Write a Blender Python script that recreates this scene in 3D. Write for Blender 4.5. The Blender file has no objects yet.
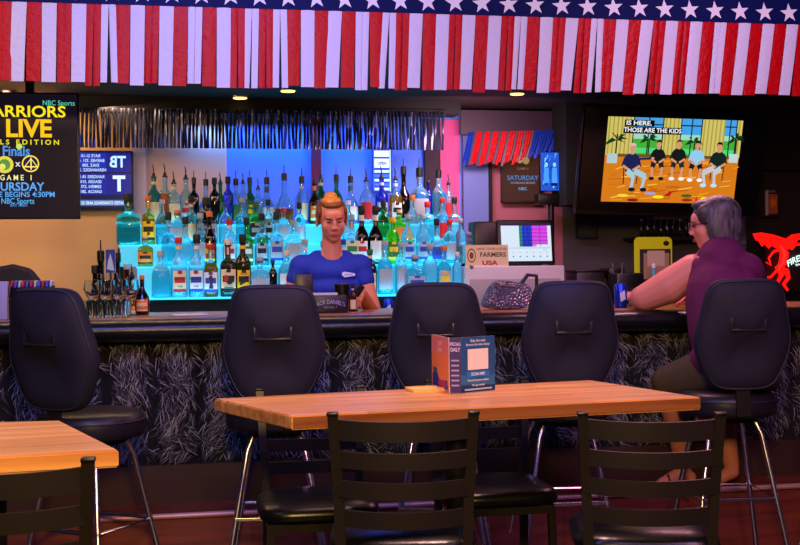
import bpy, bmesh, math, random
from mathutils import Vector, Matrix, Euler
random.seed(7)
PI = math.pi
S = bpy.context.scene
C = S.collection

# ------------------------------------------------------------------ camera
# World frame: x runs along the bar to the right, y goes back behind the bar front, z up. Bar front face is y = 0.
F = 1150.0
TH = math.radians(10.3)
CAM = Vector((-5.3*math.sin(TH), -5.3*math.cos(TH), 1.355))
R = Matrix.Rotation(-TH, 3, 'Z') @ Matrix.Rotation(math.radians(90-0.52), 3, 'X') @ Matrix.Rotation(math.radians(-0.57), 3, 'Z')
cam_d = bpy.data.cameras.new('camera'); cam = bpy.data.objects.new('camera', cam_d); C.objects.link(cam)
cam_d.sensor_width = 36; cam_d.lens = F/800*36; cam_d.clip_end = 60
cam.matrix_world = Matrix.Translation(CAM) @ R.to_4x4()
S.camera = cam

def ray(x, y): return R @ Vector(((x-400)/F, -(y-272.5)/F, -1))
def atv(x, y, v):
    d = ray(x, y); t = (v-CAM.y)/d.y; return CAM + d*t
def atz(x, y, z):
    d = ray(x, y); t = (z-CAM.z)/d.z; return CAM + d*t
def ux(x, v, y=280): return atv(x, y, v).x
def zy(y, v, x=400): return atv(x, y, v).z

# ------------------------------------------------------------------ world, exposure, lights
S.view_settings.view_transform = 'Standard'; S.view_settings.look = 'None'
S.view_settings.exposure = 0.0; S.view_settings.gamma = 1.0; S.view_settings.use_curve_mapping = False
W = bpy.data.worlds.new('room_dark'); S.world = W; W.use_nodes = True
W.node_tree.nodes['Background'].inputs[0].default_value = (0.16, 0.11, 0.30, 1)
W.node_tree.nodes['Background'].inputs[1].default_value = 0.10
S.cycles.max_bounces = 10; S.cycles.transmission_bounces = 8; S.cycles.transparent_max_bounces = 12
S.cycles.use_denoising = True; S.cycles.sample_clamp_indirect = 4.0
S.cycles.caustics_reflective = False; S.cycles.caustics_refractive = False

def area(name, loc, target, size, power, color, sy=None, spread=PI):
    l = bpy.data.lights.new(name, 'AREA'); l.energy = power; l.color = color
    l.shape = 'RECTANGLE'; l.size = size; l.size_y = sy or size; l.spread = spread
    o = bpy.data.objects.new(name, l); C.objects.link(o); o.location = loc
    o.rotation_euler = (Vector(target)-Vector(loc)).to_track_quat('-Z', 'Y').to_euler()
    return o
def spot(name, loc, target, power, color, ang=50, blend=0.6, r=0.05):
    l = bpy.data.lights.new(name, 'SPOT'); l.energy = power; l.color = color
    l.spot_size = math.radians(ang); l.spot_blend = blend; l.shadow_soft_size = r
    o = bpy.data.objects.new(name, l); C.objects.link(o); o.location = loc
    o.rotation_euler = (Vector(target)-Vector(loc)).to_track_quat('-Z', 'Y').to_euler()
    return o
# room lamps: violet and blue mood lights over the dining side, warm pendants over the tables
area('violet_lamp', (0.6, -3.4, 3.4), (0.2, 0, 1.0), 1.6, 52, (0.44, 0.30, 1.0), 1.0)
area('blue_lamp', (-1.6, -2.6, 3.3), (-1.2, 0, 0.8), 0.8, 45, (0.20, 0.28, 1.0))
area('rose_fill_low', (1.2, -3.6, 2.6), (0.4, 0, 0.3), 0.8, 22, (1.0, 0.36, 0.42))  # unseen fill added to lift the dark step and recess
area('warm_lamp_front', (-0.9, -4.9, 2.3), (-0.5, -1.6, 0.85), 0.5, 95, (1.0, 0.62, 0.20))
spot('table_lamp', (0.1, -1.2, 3.1), (-0.4, -1.6, 0.9), 190, (1.0, 0.56, 0.50), 60, .8, .12)
spot('table_lamp_warm', (-2.3, -2.9, 3.0), (-2.1, -2.3, 0.9), 130, (1.0, 0.62, 0.22), 60, .8, .12)
spot('banner_lamp_warm', (-2.7, -1.6, 2.9), (-2.1, -0.2, 2.2), 50, (1.0, 0.72, 0.35), 55, 1)
spot('banner_lamp_blue', (-0.9, -1.7, 3.0), (-0.6, -0.2, 2.2), 64, (0.24, 0.26, 1.0), 80, 1)
spot('banner_lamp_pink', (1.3, -1.7, 3.0), (1.5, -0.2, 2.2), 44, (0.85, 0.52, 1.0), 75, 1)
area('cream_wall_fill', (-1.85, 2.15, 2.3), (-1.75, 2.30, 1.5), 1.5, 13, (1.0, 0.60, 0.30), .06)  # added fill hidden behind the bulkhead, brightens the cream wall
area('back_wall_fill', (-2.3, 1.2, 2.15), (-2.2, 2.25, 1.4), 1.0, 13, (1.0, 0.62, 0.38), .2)  # added warm fill for the far left of the back wall
area('corner_fill', (0.75, 1.5, 2.15), (0.8, 2.3, 1.6), .5, 13, (1.0, 0.60, 0.70), .15)  # fill added to brighten the dark mirror corner, no fitting there
area('bottle_wall_fill', (-0.30, 2.15, 2.24), (-0.28, 2.30, 1.3), 1.3, 13, (0.08, 0.22, 1.0), .06)  # hidden blue fill added to strengthen the blue behind the bottles
spot('fur_blue_lamp', (0.55, -1.5, 1.9), (0.45, 0, 0.85), 26, (.15, .22, 1.0), 22, .8)
spot('fur_blue_lamp', (-0.2, -1.6, 1.9), (-0.45, 0, 0.9), 18, (.15, .22, 1.0), 18, .8)
spot('fur_pink_lamp', (-1.3, -1.5, 1.9), (-1.08, 0, 0.9), 14, (1.0, .25, .6), 18, .9)
area('bar_downlight_warm', (-0.9, 0.55, 2.17), (-0.9, 0.5, 1.0), 2.4, 14, (1.0, 0.60, 0.40), .12)
area('bar_downlight_pink', (1.4, 0.3, 2.17), (1.4, 0.3, 1.0), 1.0, 16, (1.0, 0.42, 0.52), .12)

# ------------------------------------------------------------------ materials
def lin(c): return tuple(((x/12.92) if x <= 0.04045 else ((x+0.055)/1.055)**2.4) for x in c)
MATS = {}
def mat(name, col, rough=0.5, metal=0, emit=None, es=0, trans=0, ior=1.45, coat=0, bump=None, noise=None, sheen=0):
    if name in MATS: return MATS[name]
    m = bpy.data.materials.new(name); m.use_nodes = True; nt = m.node_tree; b = nt.nodes['Principled BSDF']
    c = lin(col)
    b.inputs['Base Color'].default_value = (*c, 1); b.inputs['Roughness'].default_value = rough
    b.inputs['Metallic'].default_value = metal; b.inputs['IOR'].default_value = ior
    b.inputs['Transmission Weight'].default_value = trans; b.inputs['Coat Weight'].default_value = coat
    if sheen: b.inputs['Sheen Weight'].default_value = sheen
    if emit: b.inputs['Emission Color'].default_value = (*lin(emit), 1); b.inputs['Emission Strength'].default_value = es
    tc = nt.nodes.new('ShaderNodeTexCoord')
    if noise:   # (scale vec, amount, second colour)
        mp = nt.nodes.new('ShaderNodeMapping'); mp.inputs['Scale'].default_value = noise[0]
        n = nt.nodes.new('ShaderNodeTexNoise'); n.inputs['Scale'].default_value = 1; n.inputs['Detail'].default_value = 5
        cr = nt.nodes.new('ShaderNodeValToRGB'); cr.color_ramp.elements[0].position = .35; cr.color_ramp.elements[1].position = .68
        cr.color_ramp.elements[0].color = (*c, 1); cr.color_ramp.elements[1].color = (*lin(noise[1]), 1)
        nt.links.new(tc.outputs['Object'], mp.inputs[0]); nt.links.new(mp.outputs[0], n.inputs['Vector'])
        nt.links.new(n.outputs['Fac'], cr.inputs[0]); nt.links.new(cr.outputs[0], b.inputs['Base Color'])
    if bump:    # (type, scale, strength, dist)
        if bump[0] == 'noise':
            n2 = nt.nodes.new('ShaderNodeTexNoise'); n2.inputs['Scale'].default_value = bump[1]; n2.inputs['Detail'].default_value = 3; out = n2.outputs['Fac']
        else:
            n2 = nt.nodes.new('ShaderNodeTexVoronoi'); n2.inputs['Scale'].default_value = bump[1]; out = n2.outputs['Distance']
        nt.links.new(tc.outputs['Object'], n2.inputs['Vector'])
        bp = nt.nodes.new('ShaderNodeBump'); bp.inputs['Strength'].default_value = bump[2]; bp.inputs['Distance'].default_value = bump[3]
        nt.links.new(out, bp.inputs['Height']); nt.links.new(bp.outputs[0], b.inputs['Normal'])
    MATS[name] = m; return m

def wood_mat(name, c1, c2, c3, rough=0.35, axis=0, plank=0.11, coat=0.25):
    m = bpy.data.materials.new(name); m.use_nodes = True; nt = m.node_tree; b = nt.nodes['Principled BSDF']
    tc = nt.nodes.new('ShaderNodeTexCoord'); mp = nt.nodes.new('ShaderNodeMapping')
    sc = [26, 26, 26]; sc[axis] = 1.6; mp.inputs['Scale'].default_value = sc
    n = nt.nodes.new('ShaderNodeTexNoise'); n.inputs['Scale'].default_value = 1.0; n.inputs['Detail'].default_value = 6; n.inputs['Distortion'].default_value = .6
    cr = nt.nodes.new('ShaderNodeValToRGB'); e = cr.color_ramp.elements
    e[0].position = .3; e[0].color = (*lin(c1), 1); e[1].position = .72; e[1].color = (*lin(c3), 1)
    k = e.new(.5); k.color = (*lin(c2), 1)
    nt.links.new(tc.outputs['Object'], mp.inputs[0]); nt.links.new(mp.outputs[0], n.inputs['Vector']); nt.links.new(n.outputs['Fac'], cr.inputs[0])
    br = nt.nodes.new('ShaderNodeTexBrick'); br.inputs['Scale'].default_value = 1; br.inputs['Brick Width'].default_value = 0.7
    br.inputs['Row Height'].default_value = plank; br.inputs['Mortar Size'].default_value = .0012
    br.inputs['Color1'].default_value = (1, 1, 1, 1); br.inputs['Color2'].default_value = (.72, .66, .6, 1); br.inputs['Mortar'].default_value = (.35, .25, .2, 1)
    nt.links.new(tc.outputs['Object'], br.inputs['Vector'])
    mx = nt.nodes.new('ShaderNodeMix'); mx.data_type = 'RGBA'; mx.blend_type = 'MULTIPLY'; mx.inputs[0].default_value = 1
    nt.links.new(cr.outputs[0], mx.inputs[6]); nt.links.new(br.outputs['Color'], mx.inputs[7]); nt.links.new(mx.outputs[2], b.inputs['Base Color'])
    b.inputs['Roughness'].default_value = rough; b.inputs['Coat Weight'].default_value = coat; b.inputs['Coat Roughness'].default_value = .25
    return m

M_table = wood_mat('butcher_block', (.78, .50, .26), (.90, .63, .34), (.97, .74, .44), .36, 0, .045)
M_bartop = wood_mat('bar_top_wood', (.42, .26, .13), (.60, .38, .18), (.70, .46, .24), .28, 0, 3)
M_step = wood_mat('red_boards', (.40, .15, .14), (.52, .22, .18), (.60, .28, .22), .5, 0, .085)
M_floor = wood_mat('floor_boards', (.10, .05, .04), (.16, .08, .06), (.22, .11, .08), .45, 0, .14)
M_black = mat('black_metal', (.13, .11, .105), .38, .2)
M_blackp = mat('black_plastic', (.035, .035, .04), .35)
M_matte = mat('matte_black', (.03, .028, .035), .8)
M_vinyl = mat('black_vinyl', (.05, .05, .055), .28, bump=('noise', 60, .15, .003))
M_navy = mat('navy_upholstery', (.115, .108, .185), .72, bump=('noise', 300, .25, .001))
M_navyseat = mat('dark_seat_vinyl', (.12, .11, .15), .38)
M_chrome = mat('chrome', (.88, .86, .90), .24, 1)
M_steel = mat('steel', (.6, .6, .62), .3, 1)
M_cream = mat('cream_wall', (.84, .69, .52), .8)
M_bluereflect = mat('blue_reflection_wall', (.35, .55, .96), .7)  # mirror reflection of the blue-lit ceiling, put into the wall colour
M_white = mat('white_paint', (.85, .84, .86), .6)
M_glass = mat('clear_glass', (.93, .98, 1), .02, trans=1, ior=1.40)

# ------------------------------------------------------------------ mesh helpers
class MB:
    def __init__(s): s.bm = bmesh.new(); s.mi = 0
    def _mark(s, faces):
        for f in faces: f.material_index = s.mi
    def _poly(s, vs, faces, M=None):
        bv = [s.bm.verts.new((M @ Vector(v)) if M else v) for v in vs]; out = []
        for f in faces:
            try: out.append(s.bm.faces.new([bv[i] for i in f]))
            except ValueError: pass
        s._mark(out); return bv
    def box(s, c, d, rot=None, bev=0, seg=2):
        M = Matrix.Translation(c) @ (Euler(rot).to_matrix().to_4x4() if rot else Matrix()) @ Matrix.Diagonal((*d, 1))
        r = bmesh.ops.create_cube(s.bm, size=1, matrix=M); fs = {f for v in r['verts'] for f in v.link_faces}
        if bev:
            es = list({e for v in r['verts'] for e in v.link_edges})
            r2 = bmesh.ops.bevel(s.bm, geom=es, offset=bev, segments=seg, affect='EDGES', profile=.5)
            fs = {f for f in s.bm.faces if f.is_valid and (f in fs or f in set(r2['faces']))}
        s._mark([f for f in fs if f.is_valid]); return s
    def beam(s, p0, p1, w, h, up=(0, 0, 1)):
        p0, p1 = Vector(p0), Vector(p1); d = (p1-p0); L = d.length; d.normalize()
        x = d.cross(Vector(up));
        if x.length < 1e-4: x = Vector((1, 0, 0))
        x.normalize(); z = x.cross(d)
        M = Matrix((x, d, z)).transposed().to_4x4(); M.translation = (p0+p1)/2
        r = bmesh.ops.create_cube(s.bm, size=1, matrix=M @ Matrix.Diagonal((w, L, h, 1)))
        s._mark({f for v in r['verts'] for f in v.link_faces}); return s
    def tube(s, path, r, seg=10, cap=True):
        path = [Vector(p) for p in path]; n = len(path); rs = r if isinstance(r, (list, tuple)) else [r]*n
        rings = []; prev = None
        for i, p in enumerate(path):
            t = (path[min(i+1, n-1)]-path[max(i-1, 0)]).normalized()
            if prev is None:
                a = t.cross(Vector((0, 0, 1)));
                if a.length < .01: a = t.cross(Vector((1, 0, 0)))
            else: a = prev - t*prev.dot(t)
            a.normalize(); b = t.cross(a); prev = a
            rings.append([s.bm.verts.new(p + (a*math.cos(2*PI*k/seg)+b*math.sin(2*PI*k/seg))*rs[i]) for k in range(seg)])
        fs = []
        for i in range(n-1):
            for k in range(seg):
                fs.append(s.bm.faces.new((rings[i][k], rings[i][(k+1) % seg], rings[i+1][(k+1) % seg], rings[i+1][k])))
        if cap: fs.append(s.bm.faces.new(rings[0][::-1])); fs.append(s.bm.faces.new(rings[-1]))
        s._mark(fs); return s
    def cyl(s, p0, p1, r0, r1=None, seg=16): return s.tube([p0, p1], [r0, r0 if r1 is None else r1], seg)
    def lathe(s, prof, c=(0, 0, 0), seg=24, n=2, dy=1.0, split=None, M=None):
        c = Vector(c); rings = []
        for (r, z) in prof:
            ring = []
            for k in range(seg):
                t = 2*PI*(k+.5)/seg; cx, sx = math.cos(t), math.sin(t)
                q = r/((abs(cx)**n+abs(sx)**n)**(1/n))
                p = Vector((cx*q, sx*q*dy, z)) + c
                ring.append(s.bm.verts.new(M @ p if M else p))
            rings.append(ring)
        fs = []
        for i in range(len(rings)-1):
            for k in range(seg):
                f = s.bm.faces.new((rings[i][k], rings[i][(k+1) % seg], rings[i+1][(k+1) % seg], rings[i+1][k])); f.material_index = s.mi
                if split is not None and (prof[i][1]+prof[i+1][1])/2 < split: f.material_index = s.mi+1
        a = s.bm.faces.new(rings[0][::-1]); b = s.bm.faces.new(rings[-1]); s._mark([a, b])
        if split is not None: a.material_index = s.mi+1
        return s
    def ell(s, c, r, rot=None, seg=20, rings=12):
        M = Matrix.Translation(c) @ (Euler(rot).to_matrix().to_4x4() if rot else Matrix()) @ Matrix.Diagonal((*r, 1))
        q = bmesh.ops.create_uvsphere(s.bm, u_segments=seg, v_segments=rings, radius=1, matrix=M)
        s._mark({f for v in q['verts'] for f in v.link_faces}); return s
    def cap(s, p0, p1, r0, r1):   # tapered capsule
        p0, p1 = Vector(p0), Vector(p1)
        s.ell(p0, (r0,)*3, seg=14, rings=8); s.ell(p1, (r1,)*3, seg=14, rings=8); s.tube([p0, p1], [r0, r1], 14); return s
    def chain(s, pts, rs):
        for i in range(len(pts)-1): s.cap(pts[i], pts[i+1], rs[i], rs[i+1])
        return s
    def prism(s, poly, y0, y1):   # polygon in xz, extruded along y
        n = len(poly)
        vs = [(p[0], y0, p[1]) for p in poly]+[(p[0], y1, p[1]) for p in poly]
        s._poly(vs, [tuple(range(n)), tuple(range(2*n-1, n-1, -1))]+[(i, i+n, (i+1) % n+n, (i+1) % n) for i in range(n)]); return s
    def mesh(s, name, smooth=True, ang=40, fix=True):
        if fix: bmesh.ops.recalc_face_normals(s.bm, faces=s.bm.faces)
        me = bpy.data.meshes.new(name); s.bm.to_mesh(me); s.bm.free()
        if smooth:
            for p in me.polygons: p.use_smooth = True
            try: me.set_sharp_from_angle(angle=math.radians(ang))
            except Exception: pass
        return me
    def obj(s, name, mats, parent=None, smooth=True, ang=40, **k):
        me = s.mesh(name, smooth, ang)
        for m in (mats if isinstance(mats, (list, tuple)) else [mats]): me.materials.append(m)
        return mk(name, me, parent, **k)
def mk(name, me, parent=None, loc=None, rot=None, label=None):
    o = bpy.data.objects.new(name, me); C.objects.link(o)
    if parent: o.parent = parent
    if loc is not None: o.location = loc
    if rot is not None: o.rotation_euler = rot
    if label: o['label'] = label
    return o
def tag(o, label, cat, group=None):
    o['label'] = label; o['category'] = cat
    if group: o['group'] = group
    return o
def thing(name, label, cat, loc=(0, 0, 0), rz=0, group=None, rot=None):
    o = bpy.data.objects.new(name, None); C.objects.link(o); o.location = loc
    o.rotation_euler = rot or (0, 0, rz); o.empty_display_size = .05
    return tag(o, label, cat, group)
def struct(o): o['kind'] = 'structure'; return o
def dup(root, loc, rz=None, label=None, scale=None):
    r = root.copy(); C.objects.link(r); r.location = loc
    if rz is not None: r.rotation_euler = (0, 0, rz)
    if label: r['label'] = label
    if scale: r.scale = scale
    for ch in list(root.children):
        c = ch.copy(); C.objects.link(c); c.parent = r
        for g in list(ch.children):
            d = g.copy(); C.objects.link(d); d.parent = c
    return r

# -- flat printed / lit artwork: polygons in (x right, z up), painted on a real flat face
def text_polys(s, size, off=0.0, cache={}):
    key = (s, off)
    if key not in cache:
        cu = bpy.data.curves.new('t', 'FONT'); cu.body = s; cu.size = 1; cu.align_x = 'CENTER'; cu.align_y = 'CENTER'; cu.offset = off; cu.resolution_u = 3
        o = bpy.data.objects.new('t', cu); me = bpy.data.meshes.new_from_object(o)
        cache[key] = ([(v.co.x, v.co.y) for v in me.vertices], [tuple(p.vertices) for p in me.polygons])
        bpy.data.objects.remove(o); bpy.data.curves.remove(cu); bpy.data.meshes.remove(me)
    vs, fs = cache[key]; return [(x*size, y*size) for x, y in vs], fs
class Art:
    def __init__(s): s.v = []; s.f = []; s.c = []; s.k = 0
    def _z(s): s.k += 1; return -s.k*0.00012
    def poly(s, pts, col):
        y = s._z(); b = len(s.v); s.v += [(p[0], y, p[1]) for p in pts]; s.f.append(tuple(range(b, b+len(pts)))); s.c.append(col); return s
    def rect(s, x0, z0, x1, z1, col): return s.poly([(x0, z0), (x1, z0), (x1, z1), (x0, z1)], col)
    def oval(s, cx, cz, rx, rz, col, n=16): return s.poly([(cx+rx*math.cos(2*PI*i/n), cz+rz*math.sin(2*PI*i/n)) for i in range(n)], col)
    def line(s, x0, z0, x1, z1, w, col):
        d = math.hypot(x1-x0, z1-z0) or 1; nx, nz = -(z1-z0)/d*w/2, (x1-x0)/d*w/2
        return s.poly([(x0+nx, z0+nz), (x0-nx, z0-nz), (x1-nx, z1-nz), (x1+nx, z1+nz)], col)
    def star(s, cx, cz, r, col, a0=PI/2):
        y = s._z(); b = len(s.v); s.v.append((cx, y, cz))
        for i in range(10):
            q = r if i % 2 == 0 else r*.4; a = a0+i*PI/5; s.v.append((cx+q*math.cos(a), y, cz+q*math.sin(a)))
        for i in range(10): s.f.append((b, b+1+i, b+1+(i+1) % 10)); s.c.append(col)
        return s
    def text(s, t, cx, cz, size, col, sx=1.0, off=0.0, mirror=False, bend=0, tilt=0):
        vs, fs = text_polys(t, size, off); y = s._z(); b = len(s.v); m = -1 if mirror else 1
        for (x, z) in vs:
            x *= sx*m; z -= bend*x*x
            s.v.append((cx+x*math.cos(tilt)-z*math.sin(tilt), y, cz+z*math.cos(tilt)+x*math.sin(tilt)))
        for f in fs: s.f.append(tuple(i+b for i in f)); s.c.append(col)
        return s
    def obj(s, name, material, parent, loc=(0, 0, 0), rot=None):
        me = bpy.data.meshes.new(name); me.from_pydata(s.v, [], s.f); me.update()
        at = me.color_attributes.new('Paint', 'FLOAT_COLOR', 'CORNER')
        for p, c in zip(me.polygons, s.c):
            for li in p.loop_indices: at.data[li].color = (*lin(c), 1)
        me.materials.append(material); return mk(name, me, parent, loc, rot)
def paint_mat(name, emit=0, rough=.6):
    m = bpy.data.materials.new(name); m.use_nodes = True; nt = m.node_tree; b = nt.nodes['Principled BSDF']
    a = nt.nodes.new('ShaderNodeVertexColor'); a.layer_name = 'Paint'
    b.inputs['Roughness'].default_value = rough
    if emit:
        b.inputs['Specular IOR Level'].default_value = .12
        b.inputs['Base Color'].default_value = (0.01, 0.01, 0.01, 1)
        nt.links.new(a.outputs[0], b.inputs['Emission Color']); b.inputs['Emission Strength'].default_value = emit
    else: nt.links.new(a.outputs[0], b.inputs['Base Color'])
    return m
P_print = paint_mat('printed_ink'); P_screen = paint_mat('screen_light', 1.15, .2); P_dim = paint_mat('dim_screen_light', 1.15, .2)

# ------------------------------------------------------------------ structure
WV = 2.3   # back wall
def wall(name, x0, x1, z0, z1, v, m, t=.05):
    return struct(MB().box(((x0+x1)/2, v+t/2, (z0+z1)/2), (x1-x0, t, z1-z0)).obj(name, m))
struct(MB().box((0, -1.2, -.03), (12, 9, .06)).obj('floor', M_floor))
struct(MB().box((0, -1.2, 3.6), (12, 9, .06)).obj('ceiling', M_matte))
u_a = ux(228, WV); u_b = ux(462, WV); u_c = ux(563, WV)
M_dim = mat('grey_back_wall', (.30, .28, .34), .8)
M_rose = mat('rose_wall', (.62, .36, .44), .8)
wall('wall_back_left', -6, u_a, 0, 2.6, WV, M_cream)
wall('wall_back_middle', u_a, u_b, 0, 2.6, WV, M_bluereflect)
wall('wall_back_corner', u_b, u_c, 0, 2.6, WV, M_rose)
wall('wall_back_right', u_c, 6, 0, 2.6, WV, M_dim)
struct(MB().box((0, 1.15, 2.54), (12, 2.5, .34)).obj('ceiling_soffit', mat('soffit_paint', (.16, .10, .10), .7)))
# dark bulkhead over the bottles
zb = zy(113, 1.9)
struct(MB().box((ux(265, 1.95), 2.0, (zb+2.37)/2), (ux(463, 1.95)-ux(60, 1.95), .2, 2.37-zb)).obj('trim_1', M_matte))
struct(MB().box(((ux(322, 2.27)+ux(313, 2.27))/2, 2.275, 1.5), (.06, .05, 1.6)).obj('trim_2', mat('red_post', (.42, .08, .16), .6)))
struct(MB().box(((ux(426, 2.27)+ux(440, 2.27))/2, 2.275, 1.5), (.10, .05, 1.6)).obj('trim_3', mat('plum_post', (.16, .07, .14), .7)))
struct(MB().box(((ux(441, 2.27)+ux(461, 2.27))/2, 2.285, 1.5), (.13, .03, 1.6)).obj('trim_4', mat('magenta_panel', (.80, .30, .55), .7)))
struct(MB().box(((ux(133, 2.27)+ux(147, 2.27))/2, 2.28, 1.5), (.09, .04, 1.6)).obj('trim_5', mat('pale_panel', (.72, .68, .78), .7)))
# black divider column between mirror and big screen
struct(MB().box(((ux(560, 2.0)+ux(583, 2.0))/2, 2.0, (zy(206, 2.0)+2.37)/2), (ux(583, 2)-ux(560, 2), .3, 2.37-zy(206, 2.0))).obj('trim_6', M_matte))
struct(MB().box((ux(620, 2.15)+1.7, 2.2, 2.17), (4.0, .1, .4)).obj('trim_7', mat('dark_bulkhead', (.07, .06, .075), .8)))
struct(MB().box((5.3/2+.0, 2.275, .9), (ux(900, 2.22)-ux(752, 2.22), .04, 2.6)).obj('wall_right', mat('dark_red_wall', (.10, .05, .07), .8), loc=(ux(826, 2.22)-2.65, 0, 0)))

# ------------------------------------------------------------------ bar counter
X0, X1 = -3.6, 3.6
BT = 1.115
bar = thing('bar_counter', 'long bar with wooden top, black padded armrest and grey shaggy fur front', 'bar')
MB().box((0, .36, BT-.025), (X1-X0, .66, .05), bev=.006).obj('bar_top', M_bartop, bar)
b = MB(); pr = []
for i in range(14):
    a = 2*PI*i/14; pr.append((math.cos(a)*.075, math.sin(a)*.050))
vs = [(x, -.055+p[0], BT-.048+p[1]) for x in (X0, X1) for p in pr]
b._poly(vs, [tuple(range(14)), tuple(range(27, 13, -1))]+[(i, (i+1) % 14, (i+1) % 14+14, i+14) for i in range(14)])
b.obj('padded_armrest', mat('armrest_vinyl', (.06, .07, .09), .3, bump=('noise', 12, .3, .01)), bar)
MB().box((0, .36, .53), (X1-X0, .56, 1.06)).obj('carcass', M_matte, bar)
# backing of the fur: soft vertical bulges with dark seams between
zf0 = .462; zf1 = BT-.085; 
b = MB(); NX = 400; NZ = 6; grid = []
seam = lambda x: abs(math.sin((x-ux(151, 0))*PI/.205))
for i in range(NX+1):
    x = X0+(X1-X0)*i/NX; col = []
    for j in range(NZ+1):
        z = zf0+(zf1-zf0)*j/NZ; col.append(b.bm.verts.new((x, .08-.07*seam(x)**.5, z)))
    grid.append(col)
for i in range(NX):
    for j in range(NZ): b.bm.faces.new((grid[i][j], grid[i+1][j], grid[i+1][j+1], grid[i][j+1]))
b.obj('fur_backing', mat('fur_backing', (.07, .065, .09), .9), bar)
fv, ff = [], []
rf = random.Random(3)
M_fur = [mat('fur_dark', (.13, .12, .16), .65), mat('fur_grey', (.34, .33, .37), .6), mat('fur_light', (.62, .61, .64), .55)]
b = MB()
clumps = [(rf.uniform(X0, X1), rf.uniform(zf0, zf1), rf.gauss(0, .6)) for _ in range(900)]
import bisect
clumps.sort()
cxs = [c[0] for c in clumps]
for q in range(42000):
    x = rf.uniform(X0, 2.9); z = rf.uniform(zf0, zf1); s_ = seam(x)
    if s_ < .27 or rf.random() > s_**.9+.05: continue
    i = bisect.bisect(cxs, x); best = None; bd = 9
    for c in clumps[max(0, i-12):i+12]:
        d = (c[0]-x)**2+(c[1]-z)**2
        if d < bd: bd = d; best = c
    a = best[2]+rf.gauss(0, .35); L = rf.uniform(.03, .075); w = rf.uniform(.0007, .0017)
    dx, dz = math.sin(a), -math.cos(a); y = .08-.07*s_**.5
    p = [Vector((x, y-.002, z)), Vector((x+dx*L*.5, y-.02-rf.uniform(0, .012), z+dz*L*.4)), Vector((x+dx*L, y-.016-rf.uniform(0, .02), z+dz*L))]
    if p[2].z < zf0-.008: continue
    nx, nz = -dz*w, dx*w
    v = [b.bm.verts.new(p[0]+Vector((nx, 0, nz))), b.bm.verts.new(p[0]-Vector((nx, 0, nz))), b.bm.verts.new(p[1]-Vector((nx, 0, nz))), b.bm.verts.new(p[1]+Vector((nx, 0, nz))), b.bm.verts.new(p[2])]
    mi = 0 if rf.random() < .42 else (1 if rf.random() < .6 else 2)
    f1 = b.bm.faces.new(v[:4]); f2 = b.bm.faces.new((v[3], v[2], v[4])); f1.material_index = f2.material_index = mi
me = b.mesh('shaggy_fur', True, 180, fix=False)
for m in M_fur: me.materials.append(m)
fur = mk('shaggy_fur', me, bar); fur['kind'] = 'stuff'
MB().box((0, .04, zf0/2), (X1-X0, .08, zf0)).obj('recess_panel', mat('dark_panel', (.22, .12, .13), .6), bar)
zs = zy(503, -.22)
MB().box((0, -.09, zs/2), (X1-X0, .26, zs)).obj('foot_step', M_step, bar)
MB().tube([(X0, -.225, zs-.008), (X1, -.225, zs-.008)], .013, 10).obj('step_nosing', mat('pink_steel', (.80, .60, .62), .4, .3), bar)

# back counter
BC = 1.02
bc = thing('back_counter', 'dark back counter running behind the bar under the bottles', 'counter')
MB().box((-.2, 1.835, BC-.02), (7, .82, .04), bev=.004).obj('counter_top', mat('dark_laminate', (.09, .09, .12), .3), bc)
MB().box((-.2, 1.85, (BC-.04)/2), (7, .76, BC-.04)).obj('cabinet', M_matte, bc)

# ------------------------------------------------------------------ star spangled banner
bv = -.16
uL, uR = ux(-30, bv), ux(835, bv)
zband = (atv(100, 5, bv).z+atv(700, 21, bv).z)/2
zhem = (atv(100, 85, bv).z+atv(700, 95, bv).z)/2
ban = thing('fringe_banner', 'stars and stripes foil fringe banner hanging from the soffit above the bar', 'banner')
MB().box(((uL+uR)/2, bv+.02, zband+.12), (uR-uL+3, .03, .35)).obj('soffit_board', M_matte, ban)
a = Art()
a.rect(uL-.6, 0, uR+.6, .22, (.02, .07, .30))
su = ux(13.5, bv)
dxs = (ux(790, bv)-ux(262, bv))/20.0
k0 = ux(262, bv)
for i in range(-14, 24): a.star(k0+i*dxs, .052, .047, (.92, .92, .95), PI/2+.1)
M_band = paint_mat('band_foil', 0, .6); M_band.node_tree.nodes['Principled BSDF'].inputs['Specular IOR Level'].default_value = .1
a.obj('star_band', M_band, ban, (0, bv-.004, zband))
M_redf = mat('red_foil', (.74, .0, .05), .42, 0, bump=('noise', 45, .5, .01)); M_redf.node_tree.nodes['Principled BSDF'].inputs['Specular IOR Level'].default_value = .22
M_whf = mat('white_foil', (.84, .84, .92), .5, 0, bump=('noise', 30, .4, .01)); M_whf.node_tree.nodes['Principled BSDF'].inputs['Specular IOR Level'].default_value = .2
rr = random.Random(11)
per = (ux(790, bv)-ux(10, bv))/58.5
i = 0; x = uL
gapset = {7: 1, 24: 1, 37: 1}
n = 0
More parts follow.
